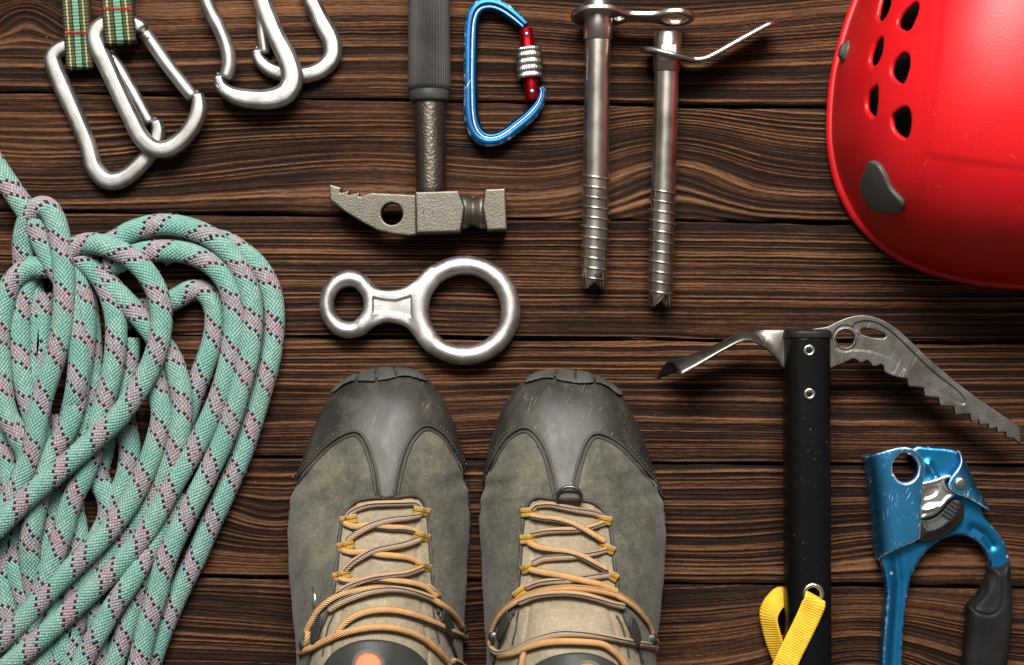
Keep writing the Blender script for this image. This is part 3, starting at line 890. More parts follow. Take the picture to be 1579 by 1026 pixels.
# ---------------------------------------------------------------- blue locking carabiner
def blue_carabiner():
    K = 4.275
    c = lambda pts: zc(pts, K, 700, 0)
    z = 14
    body = c([(468, 178), (440, 150), (380, 100), (310, 55), (240, 35), (170, 50), (128, 110), (112, 220), (108, 400), (108, 600), (112, 740), (130, 840), (175, 905), (240, 925), (320, 905), (410, 840), (500, 765), (560, 690), (582, 620), (575, 580)])
    P = resample(spl(lay(body, z), 10), 2.0)
    root = thing("locking_carabiner", P[:, 0].mean(), P[:, 1].mean(), "scuffed blue locking carabiner with red gate and knurled silver sleeve", "carabiner")
    w = [8, 9.5, 10, 10, 10.5, 11, 11.5, 11, 10.5, 10.5, 11, 11.5, 12, 12, 11, 10.5, 10.5, 10, 8, 5]
    a = np.interp(np.linspace(0, 1, len(P)), np.linspace(0, 1, len(w)), w)
    m = len(P)
    t, _, _ = frames(P)
    n = np.stack([-t[:, 1], t[:, 0], np.zeros(m)], 1); bb = np.cross(t, n)
    # rounded T-section: broad flat face outside, a groove, a lower round rib inside
    prof = np.array([(-1, -.35), (-1, .35), (-.93, .78), (-.75, .97), (-.2, 1.0), (.08, .97), (.16, .72), (.30, .70), (.42, .80), (.65, .74), (.88, .5), (1, .15), (1, -.15), (.88, -.5), (.65, -.74), (.42, -.8), (.3, -.7), (.16, -.72), (.08, -.97), (-.2, -1), (-.75, -.97), (-.93, -.78)])
    sgn = 1.0
    ctr = P[:, :2].mean(0)
    if np.mean(np.sum((P[:, :2] - ctr) * n[:, :2], 1)) > 0: sgn = -1.0
    sec = prof[None] * np.stack([a * sgn, np.full(m, 12.5)], 1)[:, None, :]
    if sgn < 0: sec = sec[:, ::-1]
    ed = np.zeros(len(prof)); ed[[2, 3, 5, 6]] = (1, .9, .85, .6); ed[[8, 9]] = .5
    if sgn < 0: ed = ed[::-1]
    mk("body", *sweep(P, n, bb, sec)[:2], M['blue'], root, attrs={'edge': np.tile(ed, m)})
    g0, g1 = lay(c([(474, 185), (520, 668)]), z)
    ax = (g1 - g0)
    gl = np.linalg.norm(ax)
    gate = mk("gate", *lathe(g0, g1, [(0, 8), (.012, 10.5), (.97, 11.2), (1, 9.5)], 28)[:2], M['red_gate'], root)
    for tt in (.10, .88):
        p = g0 + ax * tt
        mk("rivet", *lathe((p[0], p[1], z), (p[0], p[1], z + 13.6), [(0, 3.6), (.9, 3.6), (.97, 2.9), (1, 1.2)], 14)[:2], M['rivet'], gate)
    pr = []
    s0, s1 = .27, .69
    def addp(t, r): pr.append((s0 + (s1 - s0) * t, r))
    addp(0, 14); addp(.005, 18.6); addp(.02, 19.6); addp(.13, 19.6); addp(.16, 18.0)
    for i in range(3):
        b0 = .17 + i * .22
        for tt, r in ((0, 17.8), (.025, 19.4), (.05, 20.2), (.16, 20.2), (.185, 19.4), (.21, 17.8)): addp(b0 + tt, r)
    addp(.84, 18); addp(.86, 19.6); addp(.97, 19.8); addp(.995, 18.8); addp(1, 14)
    kn = lambda th: 1 + .022 * np.sign(np.sin(th * 36)) 
    slv = mk("sleeve", *lathe(g0, g1, pr, 144, kn)[:2], M['knurl'], root)
blue_carabiner()

# ---------------------------------------------------------------- hammer
def hammer():
    root = thing("rock_hammer", 664, 200, "worn steel rock hammer with ribbed rubber grip and toothed pick, head towards the figure eight", "hammer")
    K = 2.7
    z = 36
    p0 = np.array((*T(661, -260, z), z)); p1 = np.array((*T(662, 157, z), z))
    th = np.arange(176) / 176 * 2 * math.pi
    rib = lambda th: 1 + .035 * np.sign(np.sin(th * 44)) * np.abs(np.sin(th * 44)) ** .4
    Lg = p1[1] - p0[1]
    prof = [(0, 20), (.01, 27), (.03, 31.5)] + [(t, 32.0 - 1.6 * math.sin((t - .03) * 3.3)) for t in np.linspace(.05, .98, 24)] + [(1.0, 30.4)]
    V, F, uv = lathe(p0, p0 + (p1 - p0) * .96, prof, 264, rib)
    mk("grip", V, F, M['grip'], root)
    q0 = p0 + (p1 - p0) * .955
    mk("grip_collar", *lathe(q0, p1 + (0, 1, 0), [(0, 29), (.1, 30.6), (.7, 30.4), (.9, 29.5), (1, 26)], 48)[:2], M['grip'], root)
    s0 = np.array((*T(662, 140, z), z)); s1 = np.array((*T(665, 305, z), z))
    mk("shaft", *lathe(s0, s1, [(t, 23.6) for t in np.linspace(0, 1, 12)], 40)[:2], M['hammer_shaft'], root)
    # head
    K2 = 4.934
    c = lambda pts: zc(pts, K2, 480, 260)
    h = 1.3
    zt = 66
    head = c([(790, 178), (1118, 168), (1166, 300), (1135, 482), (800, 492)])
    X, Y, Z = axes(*(A([(500, 270)], 40)[0][0], A([(795, 0)], 40)[0][0]), A([(0, 280)], 40)[0][1], A([(0, 380)], 40)[0][1], -2, 72, h)
    x2, y2 = X[:, :, 0], Y[:, :, 0]
    zc0 = 34.0
    d_blk = polysd(A(head, zt), x2, y2)[:, :, None]
    blk = rbox2(d_blk, np.abs(Z - zc0) - 31.5, 2.0)
    face = A(c([(1322, 156), (1476, 150), (1490, 466), (1336, 470), (1302, 300)]), zt)
    fc = rbox2(polysd(face, x2, y2)[:, :, None], np.abs(Z - zc0) - 31.5, 2.0)
    # waisted neck between block and striking face
    a = A(c([(1140, 322), (1320, 322)]), zc0 + 20)
    tt = (X - a[0][0]) / (a[1][0] - a[0][0])
    rad = np.minimum(21.0 + 9.0 * np.abs(tt - .5) * 2, 26.5)
    nk = np.maximum(np.sqrt((Y - a[0][1]) ** 2 + (Z - zc0) ** 2) - rad, np.abs(tt - .5) * (a[1][0] - a[0][0]) - 26)
    # the toothed pick: a thinner plate with a hole
    pk = c([(135, 118), (232, 145), (217, 185), (290, 165), (282, 203), (368, 180), (362, 214), (460, 184), (748, 200), (800, 205), (800, 505), (748, 512), (620, 500), (500, 470), (380, 405), (250, 325), (140, 240)])
    hole = c(circle(613, 346, 82, 84))
    d_pk = polysd(A(pk, 50), x2, y2, [A(hole, 50)])[:, :, None]
    wedge = 10.5 + 5.0 * sstep(520, 640, X)
    pkd = rbox2(d_pk, np.abs(Z - 38) - wedge, 1.5)
    f = smin(np.minimum(np.minimum(blk, fc), pkd), nk, 2.0)
    mk_ = sdf_obj("head", f, (X, Y, Z), h, M['hammer_head'], root)
    cx, cy = A(c([(888, 333)]), 66)[0]
    P = np.array([(cx + 7.2 * math.cos(t), cy + 7.2 * math.sin(t), 65.2) for t in np.arange(40) / 40 * 2 * math.pi])
    mk("stamped_ring", *tube(P, .8, 6, closed=True)[:2], M['hammer_shaft'], mk_)
hammer()

# ---------------------------------------------------------------- figure eight
def figure_eight():
    root = thing("figure_eight_descender", 648, 478, "satin silver figure eight descender above the boots", "descender")
    K = 4.644
    z = 21
    h = 1.25
    X, Y, Z = axes(*A([(486, 0), (808, 0)], z)[:, 0], *A([(0, 384), (0, 572)], z)[:, 1], -3, 46, h)
    (bx, by), (sx, sy) = A(zc([(1098, 458), (272, 415)], K, 480, 380), z)
    # big ring
    r = np.sqrt((X - bx) ** 2 + ((Y - by) * 1.02) ** 2)
    ang = np.arctan2(Y - by, X - bx)
    q = np.sqrt(((r - 70.5) / 14.8) ** 2 + ((Z - z) / 15.5) ** 2)
    big = (q - 1) * 14.8
    ex = (X - sx) / .87; ey = Y - sy
    r2 = np.sqrt(ex ** 2 + ey ** 2)
    small = (np.sqrt(((r2 - 39.5) / 12.8) ** 2 + ((Z - z) / 14.0) ** 2) - 1) * 12.8 * .92
    web_poly = A(zc([(350, 235), (430, 285), (540, 312), (650, 300), (740, 240), (860, 150), (900, 300), (870, 440), (890, 600), (850, 760), (740, 640), (660, 570), (540, 545), (440, 580), (340, 610)], K, 480, 380), z)
    x2, y2 = X[:, :, 0], Y[:, :, 0]
    holes = [np.stack([bx + 57 * np.cos(np.linspace(0, 6.28, 48)), by + 57 * np.sin(np.linspace(0, 6.28, 48))], 1),
             np.stack([sx + 23.5 * np.cos(np.linspace(0, 6.28, 48)), sy + 29 * np.sin(np.linspace(0, 6.28, 48))], 1)]
    d = polysd(spl(web_poly, 5, True), x2, y2, holes)[:, :, None]
    web = rbox2(d, np.abs(Z - z) - 13.0, 8.0)
    f = smin(smin(big, web, 7.0), small, 7.0)
    pan = A(zc([(440, 360), (500, 378), (600, 388), (690, 362), (716, 352), (718, 505), (690, 500), (600, 478), (500, 468), (440, 478)], K, 480, 380), z + 12)
    dp = polysd(pan, x2, y2)[:, :, None]
    f = np.maximum(f, -rbox2(dp, np.abs(Z - (z + 15)) - 6.5, 1.5))
    f = np.maximum(f, -rbox2(dp, np.abs(Z - (z - 15)) - 6.5, 1.5))
    sdf_obj("body", f, (X, Y, Z), h, M['eight'], root)
figure_eight()

# ---------------------------------------------------------------- ice screws
def ice_screw_tube(root, top, tip, r, thread0, neck):
    """top, tip: 3D points of the axis; hollow tube with teeth"""
    top = np.array(top, float); tip = np.array(tip, float)
    L = np.linalg.norm(tip - top)
    ax = (tip - top) / L
    n = np.cross(ax, (0, 0, 1.0)); n /= np.linalg.norm(n); b = np.cross(ax, n)
    k = 96; ri = r - 4.0
    th = np.arange(k) / k * 2 * math.pi
    ph = (th / (2 * math.pi) * 4 + .467) % 1.0
    tooth = np.where(ph < .9, 1 - ph / .9, (ph - .9) / .1)          # four raked teeth
    Lt = L - 22 * (1 - tooth)
    ts = np.linspace(0, 1, 40)
    ring = np.cos(th)[:, None] * n + np.sin(th)[:, None] * b
    rows = []
    for t in ts: rows.append(top + ax * (Lt * t)[:, None] + ring * r)
    for t in ts[::-1]: rows.append(top + ax * (Lt * t)[:, None] + ring * ri)
    V = np.array(rows)
    mk("tube", V.reshape(-1, 3), grid_faces(len(rows), k, True, True)[:, ::-1], M['screw'], root)
    # thread
    pitch = 15.3
    n_t = (L - thread0 - 12) / pitch
    aa = np.linspace(0, n_t * 2 * math.pi, int(n_t * 48))
    sdist = thread0 + aa / (2 * math.pi) * pitch
    P = top + ax * sdist[:, None] + (np.cos(aa + 2.2)[:, None] * n + np.sin(aa + 2.2)[:, None] * b) * (r - .6)
    N = (np.cos(aa + 2.2)[:, None] * n + np.sin(aa + 2.2)[:, None] * b)
    fl = np.clip(np.minimum(aa, aa[::-1]) / 2.0, .1, 1)
    sec = np.array([(-1, 2.4), (4.2, .7), (4.2, -.7), (-1, -2.4)])[None] * np.stack([fl, np.ones_like(fl)], 1)[:, None]
    mk("thread", *sweep(P, N, np.broadcast_to(ax, P.shape), sec)[:2], M['screw'], root)
    # thicker collar by the hanger
    mk("collar", *lathe(top + ax * neck[0], top + ax * neck[1], [(0, r + 1), (.02, r + 2.4), (.97, r + 2.4), (1, r + .6)], 48)[:2], M['screw'], root)
    return ax, n, b

def screw_one():
    root = thing("ice_screw", 920, 230, "steel ice screw nearer the blue carabiner, with flat two-eyed hanger", "ice screw", "ice screws")
    zt, zb = 46, 25
    top = np.array((*T(923, -16, zt), zt)); tip = np.array((*T(916, 446, zb), zb))
    ax, n, b = ice_screw_tube(root, top, tip, 19.5, 278, (18, 76))
    # hexagonal end above the hanger
    # hanger plate: in the plane square to the axis
    c0 = top + ax * 40
    ux = np.array([1.0, 0, 0]); ux -= ax * np.dot(ux, ax); ux /= np.linalg.norm(ux)
    uz = np.cross(ux, ax); uz *= np.sign(uz[2])
    tilt = math.radians(13)                                   # the hanger leans a little on the shank
    axp = ax * math.cos(tilt) + uz * math.sin(tilt); uzp = uz * math.cos(tilt) - ax * math.sin(tilt)
    h = 1.2
    a_, b_, t_ = axes(-48, 150, -46, 46, -8, 8, h)
    d1 = np.sqrt(a_ ** 2 + b_ ** 2) - 42
    d2 = np.sqrt((a_ - 117) ** 2 + b_ ** 2) - 29
    bar = np.maximum(np.abs(b_) - 15, np.abs(a_ - 58) - 58)
    f = smin(smin(d1, bar, 16), d2, 16)
    f = np.maximum(f, -(np.sqrt(a_ ** 2 + b_ ** 2) - 20.5))
    f = np.maximum(f, -(np.sqrt((a_ - 32) ** 2 + (b_ * .8) ** 2) - 8))
    f = np.maximum(f, -(np.sqrt((a_ - 117) ** 2 + b_ ** 2) - 20))
    f = rbox2(f, np.abs(t_) - 4.2, 1.6)
    V, F = nets(np.ascontiguousarray(np.broadcast_to(f, (a_.shape[0], b_.shape[1], t_.shape[2]))), (a_[0, 0, 0], b_[0, 0, 0], t_[0, 0, 0]), h)
    Vw = c0 + V[:, 0:1] * ux + V[:, 1:2] * uzp + V[:, 2:3] * axp
    mk("hanger", Vw, F[:, ::-1], M['hanger'], root)
screw_one()

def screw_two():
    root = thing("ice_screw", 1022, 260, "steel ice screw nearer the red helmet, its bent hanger arm pointing to the upper right", "ice screw", "ice screws")
    zt, zb = 40, 24
    top = np.array((*T(1030, 50, zt), zt)); tip = np.array((*T(1018, 474, zb), zb))
    ax, n, b = ice_screw_tube(root, top, tip, 18.5, 236, (0.5, 60))
    mk("head_cap", *lathe(top - ax * 1, top + ax * 9, [(0, 16), (.1, 19.5), (.8, 20), (1, 20.4)], 48)[:2], M['screw'], root)
    # flat milled on the collar
    Pf = lay([(1031, 69), (1031, 92)], 64)
    q = np.array([(-11, 0), (11, 0)])
    prof = spl(lay([(988, 77), (1000, 77), (1022, 82), (1045, 88), (1066, 92), (1084, 91), (1100, 84), (1120, 73), (1150, 56), (1180, 40), (1199, 32)], 44), 6)
    P = resample(prof, 2.5); m = len(P)
    s = np.linspace(0, 1, m)
    hw = 40 * np.sqrt(np.clip(1 - ((s - .18) / .185) ** 2, 0, 1)) * (s < .18) + (s >= .18) * (s < .36) * (26 + 14 * np.cos((s - .18) / .18 * math.pi * .5)) + (s >= .36) * 26
    endr = np.clip((1 - s) / .10, 0, 1); hw = hw * np.sqrt(1 - (1 - endr) ** 2); hw = np.maximum(hw, 3)
    t, _, _ = frames(P)
    nn = np.stack([-t[:, 1], t[:, 0], 0 * s], 1)
    up = np.array([0, 0, 1.0]); lean = math.radians(7)
    bb = np.stack([0 * s, np.full(m, math.sin(lean)), np.full(m, math.cos(lean))], 1)
    sec = super_sec(1, 1, 20, 6)[None] * np.stack([np.full(m, 4.4), hw], 1)[:, None]
    P2 = P.copy(); P2[:, 2] = 42
    mk("hanger", *sweep(P2, nn, bb, sec)[:2], M['hanger'], root)
    p = top + ax * 34
    mk("milled_flat", *[x for x in _box((p[0], p[1], zt + 17.5), (11, 11.5, 4.5))], M['hanger'], root, smooth=False)

def _box(c, hs):
    c = np.array(c, float); hs = np.array(hs, float)
    V = np.array([(sx, sy, sz) for sx in (-1, 1) for sy in (-1, 1) for sz in (-1, 1)], float) * hs + c
    F = [[0, 1, 3, 2], [4, 6, 7, 5], [0, 4, 5, 1], [2, 3, 7, 6], [0, 2, 6, 4], [1, 5, 7, 3]]
    return V, F
screw_two()

# ---------------------------------------------------------------- ice axe
def ice_axe():
    root = thing("ice_axe", 1243, 760, "ice axe with black shaft, steel adze and toothed steel pick", "ice axe")
    K = 2.681
    c = lambda pts: zc(pts, K, 990, 470)
    zp = 62.0                                              # mid height of the head
    # pick
    top = [(700, 100), (735, 95), (770, 88), (800, 72), (850, 52), (900, 43), (950, 48), (1000, 66), (1050, 98), (1100, 142), (1200, 237), (1330, 345), (1450, 430), (1556, 502)]
    top = [tuple(p) for p in spl(top, 4)]
    teeth = [(1564, 520), (1561, 577), (1530, 552), (1503, 549), (1500, 527), (1466, 530), (1464, 509), (1430, 514), (1428, 494), (1394, 498), (1388, 478), (1358, 486), (1352, 452), (1292, 456), (1286, 420),
             (1230, 418), (1222, 386), (1165, 378), (1160, 344), (1098, 338), (1092, 306), (1050, 300), (1015, 288), (998, 276), (996, 256), (984, 246), (970, 254), (950, 256), (940, 240), (926, 230), (910, 240), (896, 242), (884, 228), (868, 224), (850, 234), (820, 246), (765, 268), (700, 290)]
    poly = A(c(top + teeth), zp)
    ring = A(c(circle(838, 140, 37)), zp)
    slot = A(c([(902, 104), (915, 97), (960, 104), (1000, 120), (1006, 132), (996, 140), (950, 136), (905, 122)]), zp)
    h = 1.1
    X, Y, Z = axes(poly[:, 0].min() - 4, poly[:, 0].max() + 4, poly[:, 1].min() - 4, poly[:, 1].max() + 4, zp - 10, zp + 10, h)
    x2, y2 = X[:, :, 0], Y[:, :, 0]
    d = polysd(poly, x2, y2, [ring, slot])[:, :, None]
    f = rbox2(d, np.abs(Z - zp) - 5.5, 1.3)
    inner = A(c([tuple(p) for p in spl([(880, 76), (920, 66), (965, 74), (1010, 98), (1060, 140), (1120, 198), (1200, 275), (1290, 345), (1328, 385), (1322, 414), (1250, 385), (1180, 345), (1100, 288), (1030, 232), (960, 200), (900, 190), (862, 186), (886, 150), (892, 120), (870, 92)], 4, True)]), zp)
    di = polysd(inner, x2, y2)[:, :, None]
    f = np.maximum(f, -rbox2(di, np.abs(Z - (zp + 6.5)) - 2.6, .8))
    rr = polysd(A(c(circle(838, 140, 50)), zp), x2, y2)[:, :, None]
    f = np.maximum(f, -np.maximum(np.abs(rr) - 2.0, np.abs(Z - (zp + 6)) - 1.8))
    sdf_obj("pick", f, (X, Y, Z), h, M['axe'], root)
    # adze: a plate that twists from flat to upright and ends in a scooped blade
    st = [  # three points of each cross-section (picture x, y, height): lower edge, middle, upper edge
        ((690, 290, 62), (690, 195, 62), (690, 102, 62)), ((590, 265, 62), (596, 183, 62), (602, 102, 62)), ((560, 228, 64), (556, 164, 63), (548, 102, 61)),
        ((500, 172, 72), (488, 137, 63), (475, 107, 53)), ((428, 150, 84), (404, 126, 62), (396, 152, 36)), ((335, 190, 92), (312, 168, 60), (290, 208, 26)),
        ((245, 243, 96), (208, 211, 58), (172, 262, 18)), ((160, 291, 98), (112, 236, 56), (60, 310, 10))]
    D = np.array([np.hstack([lay([(*c([(q[0], q[1])])[0], q[2])], zp)[0] for q in s3]) for s3 in st])
    D = spl(D, 7); m = len(D)
    B_, M_, T_ = D[:, 0:3], D[:, 3:6], D[:, 6:9]
    qs = np.linspace(-1, 1, 17)
    G = np.stack([B_ * (q * (q + 1) / 2) + M_ * (1 - q * q) + T_ * (q * (q - 1) / 2) for q in qs], 1)
    gu = np.gradient(G, axis=0); gv = np.gradient(G, axis=1)
    nn = np.cross(gu, gv); nn /= np.linalg.norm(nn, axis=2)[..., None] + 1e-9
    th = (3.0 * (1 - .5 * np.abs(qs) ** 6))[None, :, None] * np.interp(np.arange(m), [0, m - 8, m - 1], [1, .9, .35])[:, None, None]
    V = np.concatenate([G + nn * th, (G - nn * th)[:, ::-1]], 1)
    k = V.shape[1]
    F = [list(x) for x in grid_faces(m, k, False, True)] + [list(range(k))[::-1], list(range((m - 1) * k, m * k))]
    mk("adze", V.reshape(-1, 3), F, M['axe'], root)
    # shaft: flattened oval tube
    zs = 60
    zsf = lambda y: 60 - (y - 510) * (17.0 / 780)             # the shaft slopes down to the floor
    P = lay([(px, py, zsf(py)) for px, py in ((1243, 520), (1242, 600), (1242.5, 760), (1243, 900), (1244, 1040), (1246, 1300), (1247, 1420))], zs)
    P = resample(P, 12); m = len(P)
    N = np.broadcast_to((1.0, 0, 0), P.shape); B = np.broadcast_to((0, 0, 1.0), P.shape)
    sec = super_sec(34.5, 42, 40, 3.2)
    h2 = 2.0
    # as a solid so that the cross holes are real
    x0, y0 = T(1205, 506, 85); x1, y1 = T(1285, 1420, 85)
    X, Y, Z = axes(1185, 1290, 500, 1300, 0, 108, 1.9)
    xc = np.interp(Y, [P[0][1], P[-1][1]], [P[0][0], P[-1][0]])
    def shaft_field(grow=0.0):
        q = (np.abs((X - xc) / (34.0 + grow)) ** 3.0 + np.abs((Z - zsf(Y)) / (41.0 + grow)) ** 3.0) ** (1 / 3.0)
        return (q - 1) * 34.0
    y_top = T(0, 521, 96)[1]
    f = np.maximum(shaft_field(), y_top - Y)
    f = np.maximum(f, Y - 1294)
    ze = zsf(905) + 41
    ex_, ey_ = A(zc([(278, 700)], 2.964, 1160, 680), ze)[0]
    f = np.maximum(f, -(np.sqrt((X - ex_) ** 2 + (Y - ey_) ** 2) - 11.8))
    sdf_obj("shaft", f, (X, Y, Z), 1.9, M['black_paint'], root)
    X, Y, Z = axes(1185, 1290, 498, 540, 0, 110, 1.4)
    xc = np.interp(Y, [P[0][1], P[-1][1]], [P[0][0], P[-1][0]])
    yt = T(0, 508, 94)[1]
    cap = smin(shaft_field(1.8), shaft_field(1.8), 1.0)
    w_ = (cap + 6, np.maximum(yt - Y + 6, Y - (y_top + 2)))
    f = np.minimum(np.maximum(w_[0], w_[1]), 0) + np.sqrt(np.maximum(w_[0], 0) ** 2 + np.maximum(w_[1], 0) ** 2) - 6
    f = np.maximum(f, Y - (y_top + .5))
    sdf_obj("end_cap", f, (X, Y, Z), 1.4, M['black_plastic'], root)
    for (px, py) in c([(691, 189), (692, 369)]):
        zz = zsf(py) + 41.2
        x, y = T(px, py, zz)
        prof = []
        ringP = np.array([(x + 6.4 * math.cos(a), y + 6.4 * math.sin(a), zz) for a in np.arange(32) / 32 * 2 * math.pi])
        e = mk("eyelet", *tube(ringP, 2.7, 12, closed=True)[:2], M['rivet'], root)
        mk("bore", *lathe((x, y, zz - 1.5), (x, y, zz + .5), [(0, 5), (1, 5)], 20)[:2], M['dark_bore'], e)  # solid black disc, the shade of the eyelet hole put into colour
    ringP = np.array([(ex_ + 13.4 * math.cos(a), ey_ + 13.4 * math.sin(a), ze) for a in np.arange(40) / 40 * 2 * math.pi])
    mk("strap_eyelet", *tube(ringP, 3.4, 14, closed=True)[:2], M['rivet'], root)
ice_axe()

def wrist_strap():
    K = 2.964
    c = lambda pts, z: lay([(*zc([(p[0], p[1])], K, 1160, 680)[0], p[2] if len(p) > 2 else z) for p in pts], z)
    root = thing("wrist_strap", 1225, 990, "yellow webbing strap threaded through the eyelet of the black axe shaft", "strap")
    P = resample(spl(c([(276, 708, 50), (280, 704, 84), (284, 716, 98), (282, 742, 101), (262, 792, 98), (235, 850, 97), (205, 910, 96), (175, 970, 95), (148, 1030, 94), (110, 1110, 80), (70, 1200, 40)], 90), 8), 2.5)
    d = np.array([38.0, 21.0, 0]); d /= np.linalg.norm(d)
    # narrows where it passes the eyelet
    V, F, uv = ribbon(P, d, 35, 3.0, 12)
    k = 24
    s = np.repeat(np.linspace(0, 1, len(P)), k)
    cen = np.repeat(P, k, 0)
    fac = np.interp(s, [0, .10, .16, .24], [.45, .52, .78, 1.0])[:, None]
    V = cen + (V - cen) * np.where(fac < 1, fac, 1)
    mk("front_band", V, F, M['yellow_web'], root, uv=uv)
    P = resample(spl(c([(150, 705, 30), (128, 712, 30), (92, 752, 30), (74, 800, 28), (84, 860, 26), (104, 930, 24), (128, 990, 22), (160, 1060, 20), (190, 1140, 18)], 30), 8), 2.5)
    m = len(P)
    wd = np.stack([np.linspace(.62, .75, m), np.linspace(.45, -.2, m), np.linspace(.65, .6, m)], 1)
    V, F, uv = ribbon(P, wd, 34, 3.0, 12)
    mk("back_loop", V, F, M['yellow_web'], root, uv=uv)
    P = resample(spl(c([(128, 885, 14), (120, 915, 14), (112, 950, 14), (120, 985, 12)], 14), 6), 2.5)
    V, F, uv = ribbon(P, (1, .2, .3), 12, 3.0, 6)
    mk("red_lining", V, F, M['red_stitch'], root, uv=uv)
wrist_strap()

# ---------------------------------------------------------------- ascender
def ascender():
    root = thing("handled_ascender", 1450, 860, "scratched blue handled ascender with black rubber grip and silver cam", "ascender")
    K = 5.659
    c = lambda pts: zc(pts, K, 1300, 680)
    K2 = 2.964
    c2 = lambda pts: zc(pts, K2, 1160, 680)
    h = 1.5
    # frame: backbone on the left, bridge over the top of the hand opening, arm down to the grip
    fr = [(600, 700)]
    fr_out = c2([(735, 32), (800, 28), (900, 36), (955, 55), (972, 90), (1000, 150), (1040, 250), (1055, 320), (1060, 345), (1085, 375), (1118, 410), (1150, 460), (1170, 520), (1180, 580), (1188, 700), (1184, 850), (1165, 1026), (1150, 1100), (1120, 1180), (1060, 1240), (960, 1270), (800, 1275), (680, 1250), (610, 1200), (585, 1120), (588, 1026), (598, 870), (606, 780), (612, 700), (606, 640), (594, 580), (585, 520), (600, 350), (640, 150)])
    fr_in = c2([(722, 640), (745, 585), (780, 525), (825, 478), (880, 446), (940, 432), (1000, 445), (1045, 480), (1075, 530), (1088, 580), (1070, 660), (1030, 720), (1000, 760), (985, 900), (975, 1026), (965, 1100), (930, 1160), (860, 1185), (760, 1180), (700, 1150), (680, 1090), (684, 1026), (690, 880), (702, 760)])
    zb = 17.0
    po = A([tuple(p) for p in spl(fr_out, 4, True)], zb + 8); pi = A([tuple(p) for p in spl(fr_in, 4, True)], zb + 8)
    X, Y, Z = axes(po[:, 0].min() - 5, po[:, 0].max() + 5, po[:, 1].min() - 5, po[:, 1].max() + 5, -2, 44, h)
    x2, y2 = X[:, :, 0], Y[:, :, 0]
    d = polysd(po, x2, y2, [pi])[:, :, None]
    f = rbox2(d, np.abs(Z - zb) - 12.0, 4.5)
    # stiffening channel pressed along the backbone, as on a folded plate
    line = A(c2([(655, 520), (668, 640), (662, 760), (650, 900), (640, 1080)]), zb + 10)
    def seg_dist(pts):
        dd = np.full(x2.shape, 1e9, np.float32)
        for (ax_, ay), (bx, by) in zip(pts[:-1], pts[1:]):
            exx, eyy = bx - ax_, by - ay
            t = np.clip(((x2 - ax_) * exx + (y2 - ay) * eyy) / (exx * exx + eyy * eyy), 0, 1)
            dd = np.minimum(dd, np.hypot(x2 - ax_ - exx * t, y2 - ay - eyy * t))
        return dd
    chan = seg_dist(line)[:, :, None]
    f = f + 4.0 * np.exp(-(chan / 7.5) ** 2) * sstep(10, 24, Z)
    arm = seg_dist(A(c2([(1010, 400), (1060, 430), (1095, 480)]), zb + 10))[:, :, None]
    f = f + 3.4 * np.exp(-(arm / 6.0) ** 2) * sstep(10, 24, Z)
    # pressed dimple between the cover and the right wing
    rid = seg_dist(A(c([(740, 200), (770, 260), (800, 310)]), zb + 10))[:, :, None]
    f = f - 4.0 * np.exp(-(rid / 6.0) ** 2) * sstep(10, 24, Z)
    hole = polysd(A(c(circle(545, 240, 108, 126)), zb + 12), x2, y2)[:, :, None]
    f = np.maximum(f, -hole)
    frame = sdf_obj("frame", f, (X, Y, Z), h, M['blue2'], root)
    # folded cover on the left: rises from the floor side, rolls over, flat face towards the viewer
    cov = c([(222, 150), (300, 110), (390, 78), (470, 58), (540, 52), (600, 66), (660, 110), (700, 165), (716, 220), (700, 330), (690, 450), (676, 600), (672, 740), (668, 850), (600, 885), (500, 925), (410, 975), (350, 1020), (330, 1060), (312, 980), (290, 700), (262, 420)])
    zt = 52.0
    pc = A(cov, zt - 6)
    X, Y, Z = axes(pc[:, 0].min() - 6, pc[:, 0].max() + 6, pc[:, 1].min() - 5, pc[:, 1].max() + 5, 0, 62, h)
    x2, y2 = X[:, :, 0], Y[:, :, 0]
    lx = A(c([(222, 150), (262, 420), (290, 700), (316, 1060)]), zt - 6)
    xl = np.interp(y2, lx[:, 1], lx[:, 0])
    u = np.clip((x2 - xl) / 46.0, 0.002, 1)[:, :, None]
    sheet_top = 12 + (zt - 12) * np.sqrt(1 - (1 - u) ** 2.2) - 4.0 * sstep(.6, 1.0, np.clip((x2 - xl) / 95.0, 0, 1))[:, :, None]
    hole = A(c(circle(548, 238, 116, 136)), zt)
    d = polysd(pc, x2, y2, [hole])[:, :, None]
    gx = 1.0 + 1.2 * (1 - u) ** 2 * 2
    sh = (np.abs(Z - (sheet_top - 3.2)) / gx) - 3.0
    f = rbox2(d, sh, 1.2)
    wall = np.maximum(np.maximum(np.abs(x2 - xl - 3.4)[:, :, None] - 2.8, polysd(pc, x2, y2)[:, :, None]), np.abs(Z - 16) - 13)
    f = smin(f, wall, 3.0)
    sdf_obj("rope_channel_cover", f, (X, Y, Z), h, M['blue_cover'], root)
    # right wing folded forward over the cam axle
    wing = c([(1010, 92), (1050, 105), (1072, 140), (1090, 200), (1130, 280), (1180, 390), (1230, 480), (1290, 560), (1310, 590), (1296, 612), (1240, 590), (1150, 535), (1060, 490), (985, 465), (935, 430), (915, 390), (925, 345), (960, 290), (1010, 230), (1035, 180), (1030, 130)])
    pw = A([tuple(p) for p in spl(wing, 3, True)], 46)
    X, Y, Z = axes(pw[:, 0].min() - 5, pw[:, 0].max() + 5, pw[:, 1].min() - 5, pw[:, 1].max() + 5, 0, 62, h)
    x2, y2 = X[:, :, 0], Y[:, :, 0]
    rx = A(c([(1060, 100), (1095, 200), (1185, 390), (1300, 580), (1310, 620)]), 46)
    xr = np.interp(y2, rx[:, 1], rx[:, 0])
    u = np.clip((xr - x2) / 34.0, .002, 1)[:, :, None]
